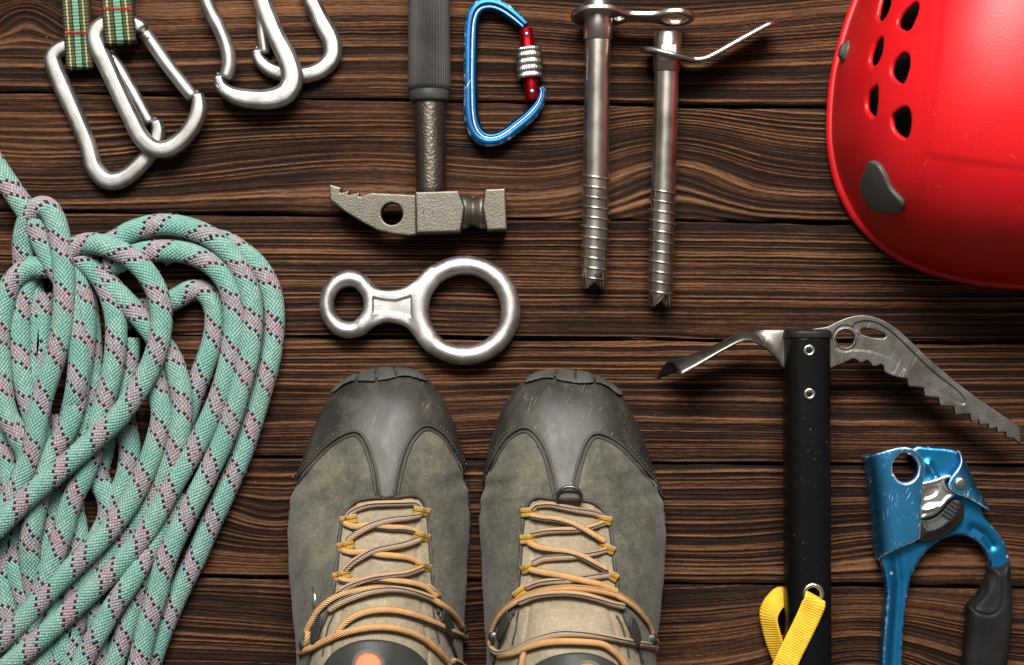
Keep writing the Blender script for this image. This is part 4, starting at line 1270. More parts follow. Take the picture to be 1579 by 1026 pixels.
    stp = 16 + 34 * np.sqrt(1 - (1 - u) ** 2.2)
    f = rbox2(polysd(pw, x2, y2)[:, :, None], np.abs(Z - (stp - 3)) / (1 + 2.0 * (1 - u) ** 2) - 3.0, 1.2)
    wallw = np.maximum(np.maximum(np.abs(xr - x2 - 3.0)[:, :, None] - 2.6, polysd(pw, x2, y2)[:, :, None]), np.abs(Z - 18) - 14)
    f = smin(f, wallw, 3)
    wg = sdf_obj("folded_wing", f, (X, Y, Z), h, M['blue_cover'], root)
    x, y = A(c([(1026, 372)]), 52)[0]
    disc("rivet", x, y, 48.5, 9.8, 5.0, M['rivet'], wg)
    # cam
    cam_p = A([tuple(p) for p in spl(c([(640, 380), (700, 362), (800, 338), (905, 300), (950, 300), (960, 330), (900, 345), (912, 400), (960, 440), (990, 475), (930, 520), (890, 570), (850, 620), (800, 655), (740, 672), (660, 670)]), 3, True)], 44)
    X, Y, Z = axes(cam_p[:, 0].min() - 4, cam_p[:, 0].max() + 4, cam_p[:, 1].min() - 4, cam_p[:, 1].max() + 4, 18, 52, 1.2)
    x2, y2 = X[:, :, 0], Y[:, :, 0]
    zt2 = 40.0
    d = polysd(cam_p, x2, y2)[:, :, None]
    slot = polysd(A([tuple(p) for p in spl(c([(700, 440), (760, 405), (830, 400), (838, 440), (800, 490), (720, 515), (695, 490)]), 3, True)], 44), x2, y2)[:, :, None]
    pad = polysd(A([tuple(p) for p in spl(c([(690, 590), (740, 545), (830, 535), (890, 545), (860, 600), (800, 640), (730, 650), (690, 630)]), 3, True)], 44), x2, y2)[:, :, None]
    hgt = zt2 - 2.2 * (1 - sstep(-3.5, 1.0, slot)) + 5.5 * (1 - sstep(-12, 1.0, pad))
    rim = 1.6 * (1 - sstep(1.0, 4.5, np.abs(d + 3.0)))
    f = rbox2(d, np.maximum(Z - hgt - rim, 22 - Z), 1.6)
    sdf_obj("cam", f, (X, Y, Z), 1.2, M['cam'], root)
    # black trigger with ribs
    tr = A([tuple(p) for p in spl(c([(670, 690), (740, 690), (810, 665), (870, 615), (920, 560), (970, 515), (1020, 510), (1055, 540), (1066, 590), (1058, 680), (1020, 740), (950, 800), (870, 850), (780, 880), (690, 892), (640, 890), (640, 780)]), 3, True)], 42)
    X, Y, Z = axes(tr[:, 0].min() - 4, tr[:, 0].max() + 4, tr[:, 1].min() - 4, tr[:, 1].max() + 4, 20, 56, 1.2)
    x2, y2 = X[:, :, 0], Y[:, :, 0]
    d = polysd(tr, x2, y2)[:, :, None]
    top = 40 + 9 * sstep(0, 26, -d)
    f = rbox2(d, np.maximum(Z - top, 24 - Z), 3.0)
    (ax_, ay), (bx, by) = A(c([(990, 555), (905, 685)]), 48)
    tl = ((X - ax_) * (bx - ax_) + (Y - ay) * (by - ay)) / ((bx - ax_) ** 2 + (by - ay) ** 2)
    off = np.abs((X - ax_) * (by - ay) - (Y - ay) * (bx - ax_)) / math.hypot(bx - ax_, by - ay)
    groove = (off < 7) * (tl > -.05) * (tl < 1.05) * (np.sin(tl * math.pi * 9) > .1)
    f = f + 2.6 * groove * sstep(34, 44, Z)
    sdf_obj("trigger", f, (X, Y, Z), 1.2, M['black_plastic'], root)
    # rubber grip on the arm
    gp = c2([(1090, 578), (1135, 576), (1178, 556), (1188, 640), (1193, 740), (1190, 860), (1170, 1026), (1152, 1110), (1120, 1185), (1060, 1240), (980, 1230), (955, 1150), (970, 1060), (980, 960), (988, 860), (992, 790), (988, 765), (1018, 735), (1050, 695), (1072, 650), (1088, 610)])
    pg = A([tuple(p) for p in spl(gp, 4, True)], 40)
    X, Y, Z = axes(pg[:, 0].min() - 4, pg[:, 0].max() + 4, pg[:, 1].min() - 4, pg[:, 1].max() + 4, -2, 56, h)
    x2, y2 = X[:, :, 0], Y[:, :, 0]
    d = polysd(pg, x2, y2)[:, :, None]
    f = rbox2(d, np.abs(Z - 25) - 24.0, 16.0)
    tp = A([tuple(p) for p in spl(c2([(1090, 590), (1140, 590), (1145, 680), (1140, 740), (1120, 780), (1080, 796), (1030, 785), (1010, 765), (1030, 740), (1070, 690)]), 3, True)], 46)
    dt = polysd(tp, x2, y2)[:, :, None]
    f = f + 2.2 * np.exp(-(dt / 2.0) ** 2) * sstep(25, 40, Z) + 2.0 * (1 - sstep(-14, 0, dt)) * sstep(25, 40, Z)
    sdf_obj("grip", f, (X, Y, Z), h, M['black_grip'], root)
ascender()

# ---------------------------------------------------------------- helmet
def helmet():
    root = thing("climbing_helmet", 1540, 110, "glossy red climbing helmet with rows of vent holes at the upper right", "helmet")
    rim_ap = [(1283, 190), (1291, 105), (1321, 5), (1366, -90), (1436, -170), (1540, -215), (1680, -205), (1790, -125), (1850, 20), (1862, 170), (1835, 300), (1755, 395), (1660, 438), (1575, 439), (1478, 427), (1393, 397), (1334, 349), (1304, 302), (1288, 250)]
    rim = A(rim_ap, 22)
    rs = spl(rim, 8, True)
    cx, cy = 1545.0, 125.0
    c_h = 350.0
    th_t = np.arctan2(rs[:, 1] - cy, rs[:, 0] - cx); R_t = np.hypot(rs[:, 0] - cx, rs[:, 1] - cy)
    o = np.argsort(th_t); th_t = th_t[o]; R_t = R_t[o]
    th_t = np.r_[th_t - 2 * math.pi, th_t, th_t + 2 * math.pi]; R_t = np.r_[R_t, R_t, R_t]
    h = 2.4
    X, Y, Z = axes(rs[:, 0].min() - 14, rs[:, 0].max() + 14, rs[:, 1].min() - 14, rs[:, 1].max() + 14, -6, c_h + 16, h)
    x2, y2 = X[:, :, 0], Y[:, :, 0]
    th = np.arctan2(y2 - cy, x2 - cx)
    Rg = np.interp(th, th_t, R_t).astype(np.float32)[:, :, None]
    r = (np.hypot(x2 - cx, y2 - cy)[:, :, None] / Rg).astype(np.float32)
    zz = np.clip((Z - 18) / (c_h - 18), 0, 2)
    F = (r ** 2.55 + zz ** 2.55) ** (1 / 2.55) - 1
    # distance-like scaling
    g = np.gradient(F, h); gm = np.sqrt(g[0] ** 2 + g[1] ** 2 + g[2] ** 2) + 1e-6
    D = (F / gm).astype(np.float32); D = np.clip(D, -120, 120)
    nx_, ny_, nz_ = [(q / gm).astype(np.float32) for q in g]
    # point of the surface above each cell and where it appears on the floor plan of the view
    sx = X - nx_ * D; sy = Y - ny_ * D; sz = Z - nz_ * D
    k = 1 - sz / H
    ax_ = CX + (sx - CX) / k; ay = CY + (sy - CY) / k
    # raised centre panel and crease
    panel = sstep(1437, 1451, ax_ + .10 * (ay - 120)) * (1 - sstep(234, 250, ay - (ax_ - 1450) * .13))
    crease = sstep(1421, 1435, ax_ + .04 * (ay - 150)) * (1 - sstep(330, 400, ay))
    Ds = D - 1.5 * panel - .8 * crease
    # a shallow sweep beside the front clip
    dent = np.exp(-((ax_ - 1322) / 30) ** 2 - ((ay - 292) / 52) ** 2)
    Ds = Ds + 4.0 * dent
    out = Ds
    shell = np.maximum(out, -(D + 9)); shell = np.maximum(shell, 4 - Z)
    K = 2.23
    H_ = [[(268, -25), (292, -20), (294, 20), (270, 68), (250, 66), (250, 40)], [(374, 8), (390, 12), (389, 42), (362, 102), (336, 100), (318, 84), (330, 48)], [(262, 128), (270, 138), (263, 190), (241, 227), (222, 219), (224, 190), (240, 150)],
          [(334, 182), (358, 189), (360, 230), (340, 287), (310, 274), (296, 250), (303, 215)], [(244, 296), (251, 302), (250, 360), (240, 403), (215, 385), (209, 355), (220, 318)], [(340, 367), (361, 380), (365, 430), (350, 479), (310, 455), (298, 422), (300, 395)],
          [(330, -150), (352, -140), (345, -95), (315, -60), (290, -75), (300, -120)], [(420, -170), (440, -160), (430, -110), (395, -70), (375, -85), (385, -130)]]
    lut_x, lut_y = np.arange(1320, 1480, 1.0), np.arange(-100, 240, 1.0)
    LX, LY = np.meshgrid(lut_x, lut_y, indexing='ij')
    lut = np.full(LX.shape, 60.0, np.float32)
    for hp in H_:
        lut = np.minimum(lut, polysd([tuple(p) for p in spl(zc(hp, K, 1240, 0), 3, True)], LX, LY))
    def sample(u, v):
        i = np.clip(u - lut_x[0], 0, len(lut_x) - 1.01); j = np.clip(v - lut_y[0], 0, len(lut_y) - 1.01)
        i0 = i.astype(np.int32); j0 = j.astype(np.int32); fi = i - i0; fj = j - j0
        return (lut[i0, j0] * (1 - fi) + lut[i0 + 1, j0] * fi) * (1 - fj) + (lut[i0, j0 + 1] * (1 - fi) + lut[i0 + 1, j0 + 1] * fi) * fj
    near = np.abs(D) < 40
    hd = np.full(D.shape, 60, np.float32)
    hd[near] = sample(np.broadcast_to(ax_, D.shape)[near], np.broadcast_to(ay, D.shape)[near])
    inside = (ax_ > 1320) & (ax_ < 1480) & (ay > -100) & (ay < 240)
    hd = np.where(inside, hd, 60)
    sh2 = -smin(-shell, hd, 3.0)
    sdf_obj("shell", sh2, (X, Y, Z), h, M['helmet'], root)
    liner = np.maximum(np.maximum(D + 38, -(D + 54)), 8 - Z)
    sdf_obj("liner", liner[::2, ::2, ::2], (X[::2], Y[:, ::2], Z[:, :, ::2]), h * 2, M['foam'], root)
    # rolled rim
    rp = np.c_[rs, np.full(len(rs), 12.0)]
    V, Fq, uv = tube(rp, 7.5, 14, closed=True)
    mk("rim", V, Fq, M['helmet'], root)
    # grey lamp clip
    def fine(name, x0, x1, y0, y1, fn, mat, zlim, hh=1.5, parent=root):
        pass
    clip_ap = zc([(232, 554), (250, 556), (266, 568), (286, 602), (302, 640), (328, 670), (345, 690), (346, 710), (334, 727), (300, 727), (255, 722), (236, 712), (214, 680), (200, 648), (206, 618), (216, 588)], K, 1240, 0)
    sub = (slice(0, 70), slice(60, None), slice(0, None))
    lx, ly = np.arange(1310, 1420, 1.0), np.arange(230, 345, 1.0)
    GX, GY = np.meshgrid(lx, ly, indexing='ij')
    cl = polysd([tuple(p) for p in spl(clip_ap, 3, True)], GX, GY)
    def samp2(u, v):
        i = np.clip(u - lx[0], 0, len(lx) - 1.01); j = np.clip(v - ly[0], 0, len(ly) - 1.01)
        i0 = i.astype(np.int32); j0 = j.astype(np.int32); fi = i - i0; fj = j - j0
        return (cl[i0, j0] * (1 - fi) + cl[i0 + 1, j0] * fi) * (1 - fj) + (cl[i0, j0 + 1] * (1 - fi) + cl[i0 + 1, j0 + 1] * fi) * fj
    # finer copy of the field round the clip
    hh = 1.5
    (ux0, uy0), (ux1, uy1) = T(1318, 238, 170), T(1412, 338, 60)
    Xf, Yf, Zf = axes(ux0 - 12, ux1 + 10, uy0 - 10, uy1 + 12, 20, 300, hh)
    def fieldf(Xf, Yf, Zf):
        thf = np.arctan2(Yf - cy, Xf - cx)[:, :, 0]
        Rf = np.interp(thf, th_t, R_t).astype(np.float32)[:, :, None]
        rf = np.hypot(Xf - cx, Yf - cy) / Rf
        zf = np.clip((Zf - 18) / (c_h - 18), 0, 2)
        Ff = (rf ** 2.55 + zf ** 2.55) ** (1 / 2.55) - 1
        g = np.gradient(Ff, hh); gm = np.sqrt(g[0] ** 2 + g[1] ** 2 + g[2] ** 2) + 1e-6
        Df = Ff / gm
        sx = Xf - g[0] / gm * Df; sy = Yf - g[1] / gm * Df; sz = Zf - g[2] / gm * Df
        k = 1 - sz / H
        return Df, CX + (sx - CX) / k, CY + (sy - CY) / k
    Df, au, av = fieldf(Xf, Yf, Zf)
    m2 = samp2(au, av)
    f = rbox2(m2, np.abs(Df - 1) - 5.5, 1.8)
    sdf_obj("lamp_clip", np.where(np.abs(Df) < 30, f, 20), (Xf, Yf, Zf), hh, M['grey_plastic'], root)
    # rivet stud on the side: find the surface point and its normal
    i = np.argmin(np.where(np.abs(D) < 3, (ax_ - 1304) ** 2 + (ay - 80) ** 2, 1e12))
    i = np.unravel_index(i, D.shape)
    p = np.array([X[i[0], 0, 0], Y[0, i[1], 0], Z[0, 0, i[2]]], float); nv = np.array([nx_[i], ny_[i], nz_[i]], float); nv /= np.linalg.norm(nv)
    p = p - nv * float(D[i])
    mk("stud", *lathe(p - nv * 3, p + nv * 10, [(0, 17), (.3, 17), (.5, 15.5), (.52, 12), (.8, 11.5), (.95, 9), (1, 3)], 28)[:2], M['grey_plastic'], root)
helmet()

# ---------------------------------------------------------------- boots
def lut2(poly, x0, x1, y0, y1, step=1.5):
    lx, ly = np.arange(x0, x1, step), np.arange(y0, y1, step)
    GX, GY = np.meshgrid(lx, ly, indexing='ij')
    return (lx[0], ly[0], step, polysd(poly, GX, GY))

def look(l, u, v):
    x0, y0, st, A_ = l
    i = np.clip((u - x0) / st, 0, A_.shape[0] - 1.01); j = np.clip((v - y0) / st, 0, A_.shape[1] - 1.01)
    i0 = i.astype(np.int32); j0 = j.astype(np.int32); fi = i - i0; fj = j - j0
    return (A_[i0, j0] * (1 - fi) + A_[i0 + 1, j0] * fi) * (1 - fj) + (A_[i0, j0 + 1] * (1 - fi) + A_[i0 + 1, j0 + 1] * fi) * fj

def boot(right, label, laces, loops, hooks):
    mir = (lambda p: (1467.0 - p[0], p[1] + 3.0)) if right else (lambda p: (p[0], p[1]))
    mm = lambda pts: [mir(p) for p in pts]
    root = thing("hiking_boot", *T(*mir((583, 960)), 0), label, "boot", "pair of hiking boots")
    EL = [(598, 582), (566, 585), (539, 596), (517, 615), (499, 644), (483, 682), (468, 725), (451, 772), (447, 822), (449, 875), (455, 935), (463, 1000)]
    ER = [(598, 582), (630, 583), (653, 595), (673, 620), (690, 658), (703, 702), (712, 752), (718, 802), (716, 852), (712, 922), (708, 1000)]
    if right:
        EL = [(p[0] - 3 * min(1, i / 3), p[1]) for i, p in enumerate(EL)]; ER = [(p[0] + 5 * min(1, i / 3), p[1]) for i, p in enumerate(ER)]
    # outline at the foot's broadest height, then the heel beyond the picture
    ol = [tuple(p) for p in A(mm(EL), 62)]; orr = [tuple(p) for p in A(mm(ER), 62)]
    cxh = (ol[-1][0] + orr[-1][0]) / 2
    sg = -1 if right else 1
    heel = [(orr[-1][0] - sg * 6, 1080), (orr[-1][0] - sg * 8, 1190), (orr[-1][0] - sg * 18, 1280), (cxh + sg * 50, 1335), (cxh, 1350), (cxh - sg * 50, 1335), (ol[-1][0] + sg * 18, 1280), (ol[-1][0] + sg * 4, 1190), (ol[-1][0] + sg * 2, 1080)]
    poly = np.array(orr[1:] + heel + ol[::-1])
    poly = spl(poly, 4, True)
    h = 2.6
    X, Y, Z = axes(poly[:, 0].min() - 16, poly[:, 0].max() + 16, poly[:, 1].min() - 16, poly[:, 1].max() + 16, -4, 420, h)
    x2, y2 = X[:, :, 0], Y[:, :, 0]
    d2 = polysd(poly, x2, y2)
    # smooth radial coordinate: 0 on the ridge line, 1 on the outline
    xcl = np.interp(y2, [700, 1000, 1200], [(ol[6][0] + orr[6][0]) / 2, (ol[-1][0] + orr[-1][0]) / 2, cxh])
    yc1, yc2 = 800.0, 1200.0
    def radial(yc):
        xc_ = float(np.interp(yc, [700, 1000, 1200], [(ol[6][0] + orr[6][0]) / 2, (ol[-1][0] + orr[-1][0]) / 2, cxh]))
        tht = np.arctan2(poly[:, 1] - yc, poly[:, 0] - xc_); Rt = np.hypot(poly[:, 0] - xc_, poly[:, 1] - yc)
        o_ = np.argsort(tht); tht = np.r_[tht[o_] - 2 * math.pi, tht[o_], tht[o_] + 2 * math.pi]; Rt = np.tile(Rt[o_], 3)
        th_ = np.arctan2(y2 - yc, x2 - xc_)
        return np.hypot(x2 - xc_, y2 - yc) / np.interp(th_, tht, Rt)
    lpoly = np.array(ol); rpoly = np.array(orr)
    le = np.interp(y2, lpoly[:, 1], lpoly[:, 0]); re_ = np.interp(y2, rpoly[:, 1], rpoly[:, 0])
    xm = (le + re_) / 2; mid = np.abs(x2 - xm) / np.maximum(np.abs(re_ - le) / 2, 5)
    r1, r2 = radial(yc1), radial(yc2)
    rho = r1 + (mid - r1) * sstep(yc1 - 110, yc1 + 10, y2)
    rho = np.where(y2 > yc2 - 120, rho + (r2 - rho) * sstep(yc2 - 120, yc2, y2), rho)
    ht = np.interp(Y, [572, 640, 700, 775, 850, 920, 1000, 1080, 1150, 1400], [134, 142, 150, 166, 200, 240, 290, 350, 405, 420])
    kk = np.ones(25) / 25
    ht = np.convolve(np.pad(ht[0, :, 0], 12, mode='edge'), kk, mode='valid')[None, :, None]
    z0 = 38.0
    t = np.clip((Z - z0) / (ht - z0), 0, 1)
    pe = np.interp(Y, [590, 760, 1000], [2.5, 2.1, 1.9])
    t = np.maximum(Z - z0, 0) / (ht - z0)
    F = ((rho[:, :, None] ** pe + t ** pe) ** (1 / pe) - 1) * 120.0
    g = np.gradient(F, h); gm = np.sqrt(g[0] ** 2 + g[1] ** 2 + g[2] ** 2)
    D = (F / np.clip(gm, .25, 8)).astype(np.float32)
    # light smoothing of the field
    for ax_i in range(3):
        for _ in range(3):
            D = .5 * D + .25 * (np.roll(D, 1, ax_i) + np.roll(D, -1, ax_i))
    k = (1 - Z / H)
    au = CX + (X - CX) / k; av = CY + (Y - CY) / k                 # where each cell is seen
    if right: au, av = 1467.0 - au, av - 3.0
    Bx = (430, 740, 540, 1440)
    throat = [(578, 768), (606, 768), (632, 764), (648, 768), (658, 786), (662, 815), (665, 860), (669, 905), (676, 945), (694, 985), (708, 1030), (712, 1100), (712, 1250), (470, 1250), (470, 1100), (474, 1030), (484, 990), (502, 952), (513, 915), (519, 870), (523, 830), (527, 805), (535, 786), (552, 772)]
    cap_edge = [(446, 765), (456, 742), (478, 716), (500, 692), (522, 675), (541, 667), (554, 669), (564, 682), (573, 706), (581, 738), (585, 768), (608, 768), (613, 738), (621, 706), (632, 680), (646, 663), (657, 658), (670, 661), (687, 674), (702, 697), (714, 722), (724, 750)]
    cap_poly = cap_edge + [(760, 740), (760, 520), (410, 520), (410, 770)]
    l_th = lut2([tuple(p) for p in spl(throat, 4, True)], *Bx)
    l_cap = lut2(cap_poly, *Bx)
    near = np.abs(D) < 26
    auB = np.broadcast_to(au, D.shape); avB = np.broadcast_to(av, D.shape)
    th_d = np.full(D.shape, 50, np.float32); th_d[near] = look(l_th, auB[near], avB[near])
    cp_d = np.full(D.shape, 50, np.float32); cp_d[near] = look(l_cap, auB[near], avB[near])
    floor_cut = 12 - Z
    top_cut = Z - 404
    # inner body: tongue and lining, with the two grooves beside the tongue
    lc = np.interp(avB, [760, 900, 1000], [548, 540, 510]); rc = np.interp(avB, [760, 900, 1000], [640, 645, 660])
    groove = np.exp(-((auB - lc) / 2.6) ** 2) + np.exp(-((auB - rc) / 2.6) ** 2)
    pad = np.exp(-((avB - 905) / 16) ** 2) * .0
    body = D + 3.0 * groove * (th_d < 0) + .0
    inner = np.maximum(np.maximum(body, floor_cut), top_cut)
    inner = np.maximum(inner, -np.maximum(D + 16, 250 - Z))
    sdf_obj("tongue", inner, (X, Y, Z), h, M['tongue'], root)
    # outer leather
    wr = (np.sin((avB + (.35 if not right else -.22) * (auB - 583)) / (6.5 if not right else 5.4)) * np.exp(-((avB - 742) / 34) ** 2) * sstep(55, 105, np.abs(auB - 590))) * 2.0
    ph_ = 1.9 if right else 0.0
    lump = (np.sin(auB / (17.0 - 2 * ph_) + 2 + ph_) * np.sin(avB / 23.0 + .02 * auB) + .6 * np.sin(auB / 9.0 + avB / 11.0)) * .7
    Do = D - 5.0 + wr + lump
    lea = np.maximum(np.maximum(Do, -(D + 3)), np.maximum(-(th_d), floor_cut))
    lea = np.maximum(np.maximum(lea, top_cut), -np.maximum(D + 3, 0 * D - 1))
    sdf_obj("upper", lea, (X, Y, Z), h, M['leather'], root)
    # toe cap
    tc = np.maximum(np.maximum(D - 8.5, -(D - 1)), np.maximum(cp_d, floor_cut))
    zlim = Z - 300
    sdf_obj("toe_cap", np.maximum(tc, zlim), (X, Y, Z), h, M['toe'], root)
    # sole with lugs and a scalloped toe bumper
    dx = np.diff(np.r_[poly, poly[:1]], axis=0); seg = np.hypot(dx[:, 0], dx[:, 1]); arc = np.r_[0, np.cumsum(seg)[:-1]]
    ii = np.argmin((x2[..., None] - poly[:, 0]) ** 2 + (y2[..., None] - poly[:, 1]) ** 2, axis=2)
    s_arc = arc[ii]
    lug = np.tanh(4 * np.sin(s_arc / 30.0 * 2 * math.pi))
    top = 36 + 5 * np.sin(s_arc / 19.0)
    side = sstep(600, 640, y2)
    ds = d2 - 4.5 - 2.4 * lug * side * (1 - .8 * sstep(800, 900, y2))
    f = rbox2(ds[:, :, None], np.maximum(Z - top[:, :, None], -Z + .5), 4.0)
    slit = np.minimum(np.abs(((s_arc + 12) % 45) - 22) - 1.6, 9)[:, :, None]
    f = np.maximum(f, -np.maximum(slit, -(ds[:, :, None] + 6)))
    nz = 48
    sdf_obj("sole", f[:, :, :nz], (X, Y, Z[:, :, :nz]), h, M['sole'], root)

    # scalloped rubber bumper round the toe tip
    bump_p = [tuple(p) for p in spl([(504, 606), (514, 590), (528, 578), (550, 569), (580, 564), (612, 564), (636, 568), (652, 577), (660, 588), (650, 586), (640, 583), (622, 580), (600, 585), (572, 589), (545, 588), (526, 596), (514, 606)], 4, True)]
    l_bp = lut2(bump_p, *Bx)
    bp = np.full(D.shape, 50, np.float32); bp[near] = look(l_bp, auB[near], avB[near])
    notch = np.minimum(np.minimum(np.abs(auB - 552 + .25 * (avB - 575)), np.abs(auB - 610 - .3 * (avB - 575))), np.abs(auB - 580)) - 1.0
    f = rbox2(np.maximum(bp, -np.broadcast_to(notch, bp.shape)), np.abs(D - 3) - 11.0, 3.5)
    ys = slice(0, int((660 - Y[0, 0, 0]) / h))
    sdf_obj("toe_bumper", np.maximum(f, 4 - Z)[:, ys], (X, Y[:, ys], Z), h, M['sole'], root)

    # height of the boot surface below a picture point
    solid = np.minimum(np.minimum(inner, lea), np.maximum(tc, zlim)) < 0
    zi = np.where(solid, np.arange(solid.shape[2])[None, None], -1).max(2)
    top_z = Z[0, 0, np.clip(zi, 0, None)] * (zi >= 0)
    # sub-cell refinement by smoothing
    tz = top_z.astype(float)
    for _ in range(3):
        q = np.pad(tz, 1, mode='edge'); tz = (q[:-2, 1:-1] + q[2:, 1:-1] + q[1:-1, :-2] + q[1:-1, 2:] + 2 * tz) / 6
    def hz(px, py):
        px, py = mir((px, py)); z = 150.0
        for _ in range(14):
            x, y = T(px, py, z)
            i = int(np.clip(round((x - X[0, 0, 0]) / h), 0, tz.shape[0] - 1)); j = int(np.clip(round((y - Y[0, 0, 0]) / h), 0, tz.shape[1] - 1))
            z = .5 * z + .5 * tz[i, j]
        return z
    def on(px, py, lift):
        z = hz(px, py) + lift
        x, y = T(*mir((px, py)), z)
        return (x, y, z)
    def on_path(pts, lift, step=3.0, arch=0.0, sm=4):
        pp = resample(spl(pts, 10), step)
        n = len(pp)
        zz = np.array([hz(*p) for p in pp])
        for _ in range(sm):
            zz = np.r_[zz[0], .25 * zz[:-2] + .5 * zz[1:-1] + .25 * zz[2:], zz[-1]]
        zz = zz + lift + arch * np.sin(np.linspace(0, math.pi, n))
        return np.array([(*T(*mir(p), z), z) for p, z in zip(pp, zz)])
    # doubled piping along the toe cap edge and stitches between
    off = lambda pts, o: [(p[0], p[1] + o) for p in pts]
    ce = np.array(cap_edge[1:-1], float)
    tg = np.gradient(ce, axis=0); nn = np.stack([-tg[:, 1], tg[:, 0]], 1); nn /= np.linalg.norm(nn, axis=1)[:, None]
    for half, sl in (("l", slice(0, 10)), ("r", slice(10, None))):
        for o_ in (-1.5, 5.0):
            pts = (ce + nn * o_)[sl]
            P = on_path(pts, .8, 3.0)
            mk("piping", *tube(P, 2.5, 10, round_ends=True)[:2], M['piping'], root)
        P = on_path((ce + nn * -7.0)[sl], .3, 1.6)
        segs_v, segs_f, base = [], [], 0
        for a in range(0, len(P) - 3, 4):
            V, Fc, _ = tube(P[a:a + 3], 1.1, 6)
            segs_v.append(V); segs_f += [[q + base for q in fc] for fc in Fc]; base += len(V)
        if segs_v: mk("seam_stitching", np.vstack(segs_v), segs_f, M['stitch'], root)
    # the throat edge: rolled binding with stitches
    P = on_path(list(throat[-9:]) + list(throat[:9]), .6, 3.0)
    mk("throat_binding", *tube(P, 3.2, 10)[:2], M['piping'], root)
    ts = np.array(list(throat[-9:]) + list(throat[:9]), float)
    cc = np.array([590, 860.0]); ts2 = ts + (ts - cc) / np.linalg.norm(ts - cc, axis=1)[:, None] * 9
    P = on_path(ts2, .3, 1.6)
    segs_v, segs_f, base = [], [], 0
    for a in range(0, len(P) - 3, 4):
        V, Fc, _ = tube(P[a:a + 3], 1.1, 6); segs_v.append(V); segs_f += [[q + base for q in fc] for fc in Fc]; base += len(V)
    mk("seam_stitching", np.vstack(segs_v), segs_f, M['stitch'], root)
    # webbing lace loops
    un = (lambda p: (1467.0 - p[0], p[1] - 3.0)) if right else (lambda p: p)
    for (px, py, ang) in loops:
        px, py = un((px, py)); a_ = -ang if right else ang
        dx_, dy_ = math.cos(math.radians(a_)), math.sin(math.radians(a_))
        pts = [(px - dx_ * 13, py - dy_ * 13), (px - dx_ * 6, py - dy_ * 6), (px, py), (px + dx_ * 6, py + dy_ * 6), (px + dx_ * 13, py + dy_ * 13)]
        lifts = [1.5, 5, 9.5, 9.5, 6]
        P = np.array([on(*p, l) for p, l in zip(pts, lifts)])
        P = resample(spl(P, 6), 2.0)
        wd = np.array(mir((px - dy_, py + dx_))) - np.array(mir((px, py)))
        V, Fc, uv = ribbon(P, (wd[0], wd[1], .1), 13.5, 2.6, 8)
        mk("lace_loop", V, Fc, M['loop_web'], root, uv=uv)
    # laces: one lace per boot, drawn as its crossing runs
    lace_root = None
    for si, (lift, pts) in enumerate(laces):
        P = on_path([un(p) for p in pts], lift, 2.5, 3.0, 6)
        V, Fc, uv = tube(P, 4.9, 16, round_ends=True)
        uv = np.c_[uv, np.full(len(uv), float(si + 10 * right))]
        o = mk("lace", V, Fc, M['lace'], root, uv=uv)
    # hooks
    for (px, py) in hooks:
        p = on(*un((px, py)), 1)
        hk = mk("lace_hook", *lathe(p, (p[0], p[1], p[2] + 9), [(0, 6), (.3, 6), (.35, 9), (.8, 8.5), (1, 5)], 20)[:2], M['boot_hook'], root)
    for (px, py, rx, ry, an) in ((487, 972, 7, 24, .25), (692, 962, 7, 25, -.3)):
        ov = [(px + rx * math.cos(q) * math.cos(an) - ry * math.sin(q) * math.sin(an), py + rx * math.cos(q) * math.sin(an) + ry * math.sin(q) * math.cos(an)) for q in np.arange(28) / 28 * 2 * math.pi]
        l_o = lut2(ov, 450, 740, 900, 1040, 1.0)
        q = np.full(D.shape, 50, np.float32); q[near] = look(l_o, auB[near], avB[near])
        ysl = slice(int((860 - Y[0, 0, 0]) / h), int((1030 - Y[0, 0, 0]) / h))
        sdf_obj("hook_plate", np.maximum(rbox2(q, np.abs(D - 5) - 6, 2.0), 120 - Z)[:, ysl], (X, Y[:, ysl], Z), h, M['patch'], root, one=True)
    for pts in ([(516, 948), (508, 965), (503, 985), (498, 1012)], [(664, 925), (668, 945), (670, 965), (676, 990)]):
        mk("tongue_seam", *tube(on_path(pts, .4, 3), 2.2, 8, round_ends=True)[:2], M['piping'], root)
    # badge on the tongue
    dome = [tuple(p) for p in spl([(492, 1060), (497, 1030), (512, 1008), (535, 994), (560, 987), (590, 987), (620, 994), (645, 1008), (663, 1030), (668, 1060), (660, 1110), (580, 1130), (500, 1110)], 4, True)]
    if right: dome = [(p[0] + 1, p[1] + 17) for p in dome]
    l_b = lut2(dome, 470, 690, 960, 1160)
    bd = np.full(D.shape, 50, np.float32); bd[near] = look(l_b, auB[near], avB[near])
    f = np.maximum(rbox2(bd, np.abs(D - 3) - 6, 2.0), np.maximum(190 - Z, Y - 1100))
    bdg = sdf_obj("tongue_badge", f, (X, Y, Z), h, M['patch'], root, one=True)
    ccx, ccy = (568, 1027) if not right else (1467 - 906, 1040)
    for nm, rad, mat, dd in (("badge_rim", 27, 'stitch', 10.0), ("badge_disc", 20.5, 'orange', 12.5)):
        l_c = lut2(circle(ccx, ccy, rad, rad * .96, 40), 500, 640, 970, 1090, 1.0)
        q = np.full(D.shape, 50, np.float32); q[near] = look(l_c, auB[near], avB[near])
        f = np.maximum(rbox2(q, np.abs(D - 2) - dd + 2, 1.0), np.maximum(190 - Z, Y - 1055))
        ys = slice(int((900 - Y[0, 0, 0]) / h), int((1060 - Y[0, 0, 0]) / h))
        sdf_obj(nm, f[:, ys], (X, Y[:, ys], Z), h, M[mat], bdg, one=True)
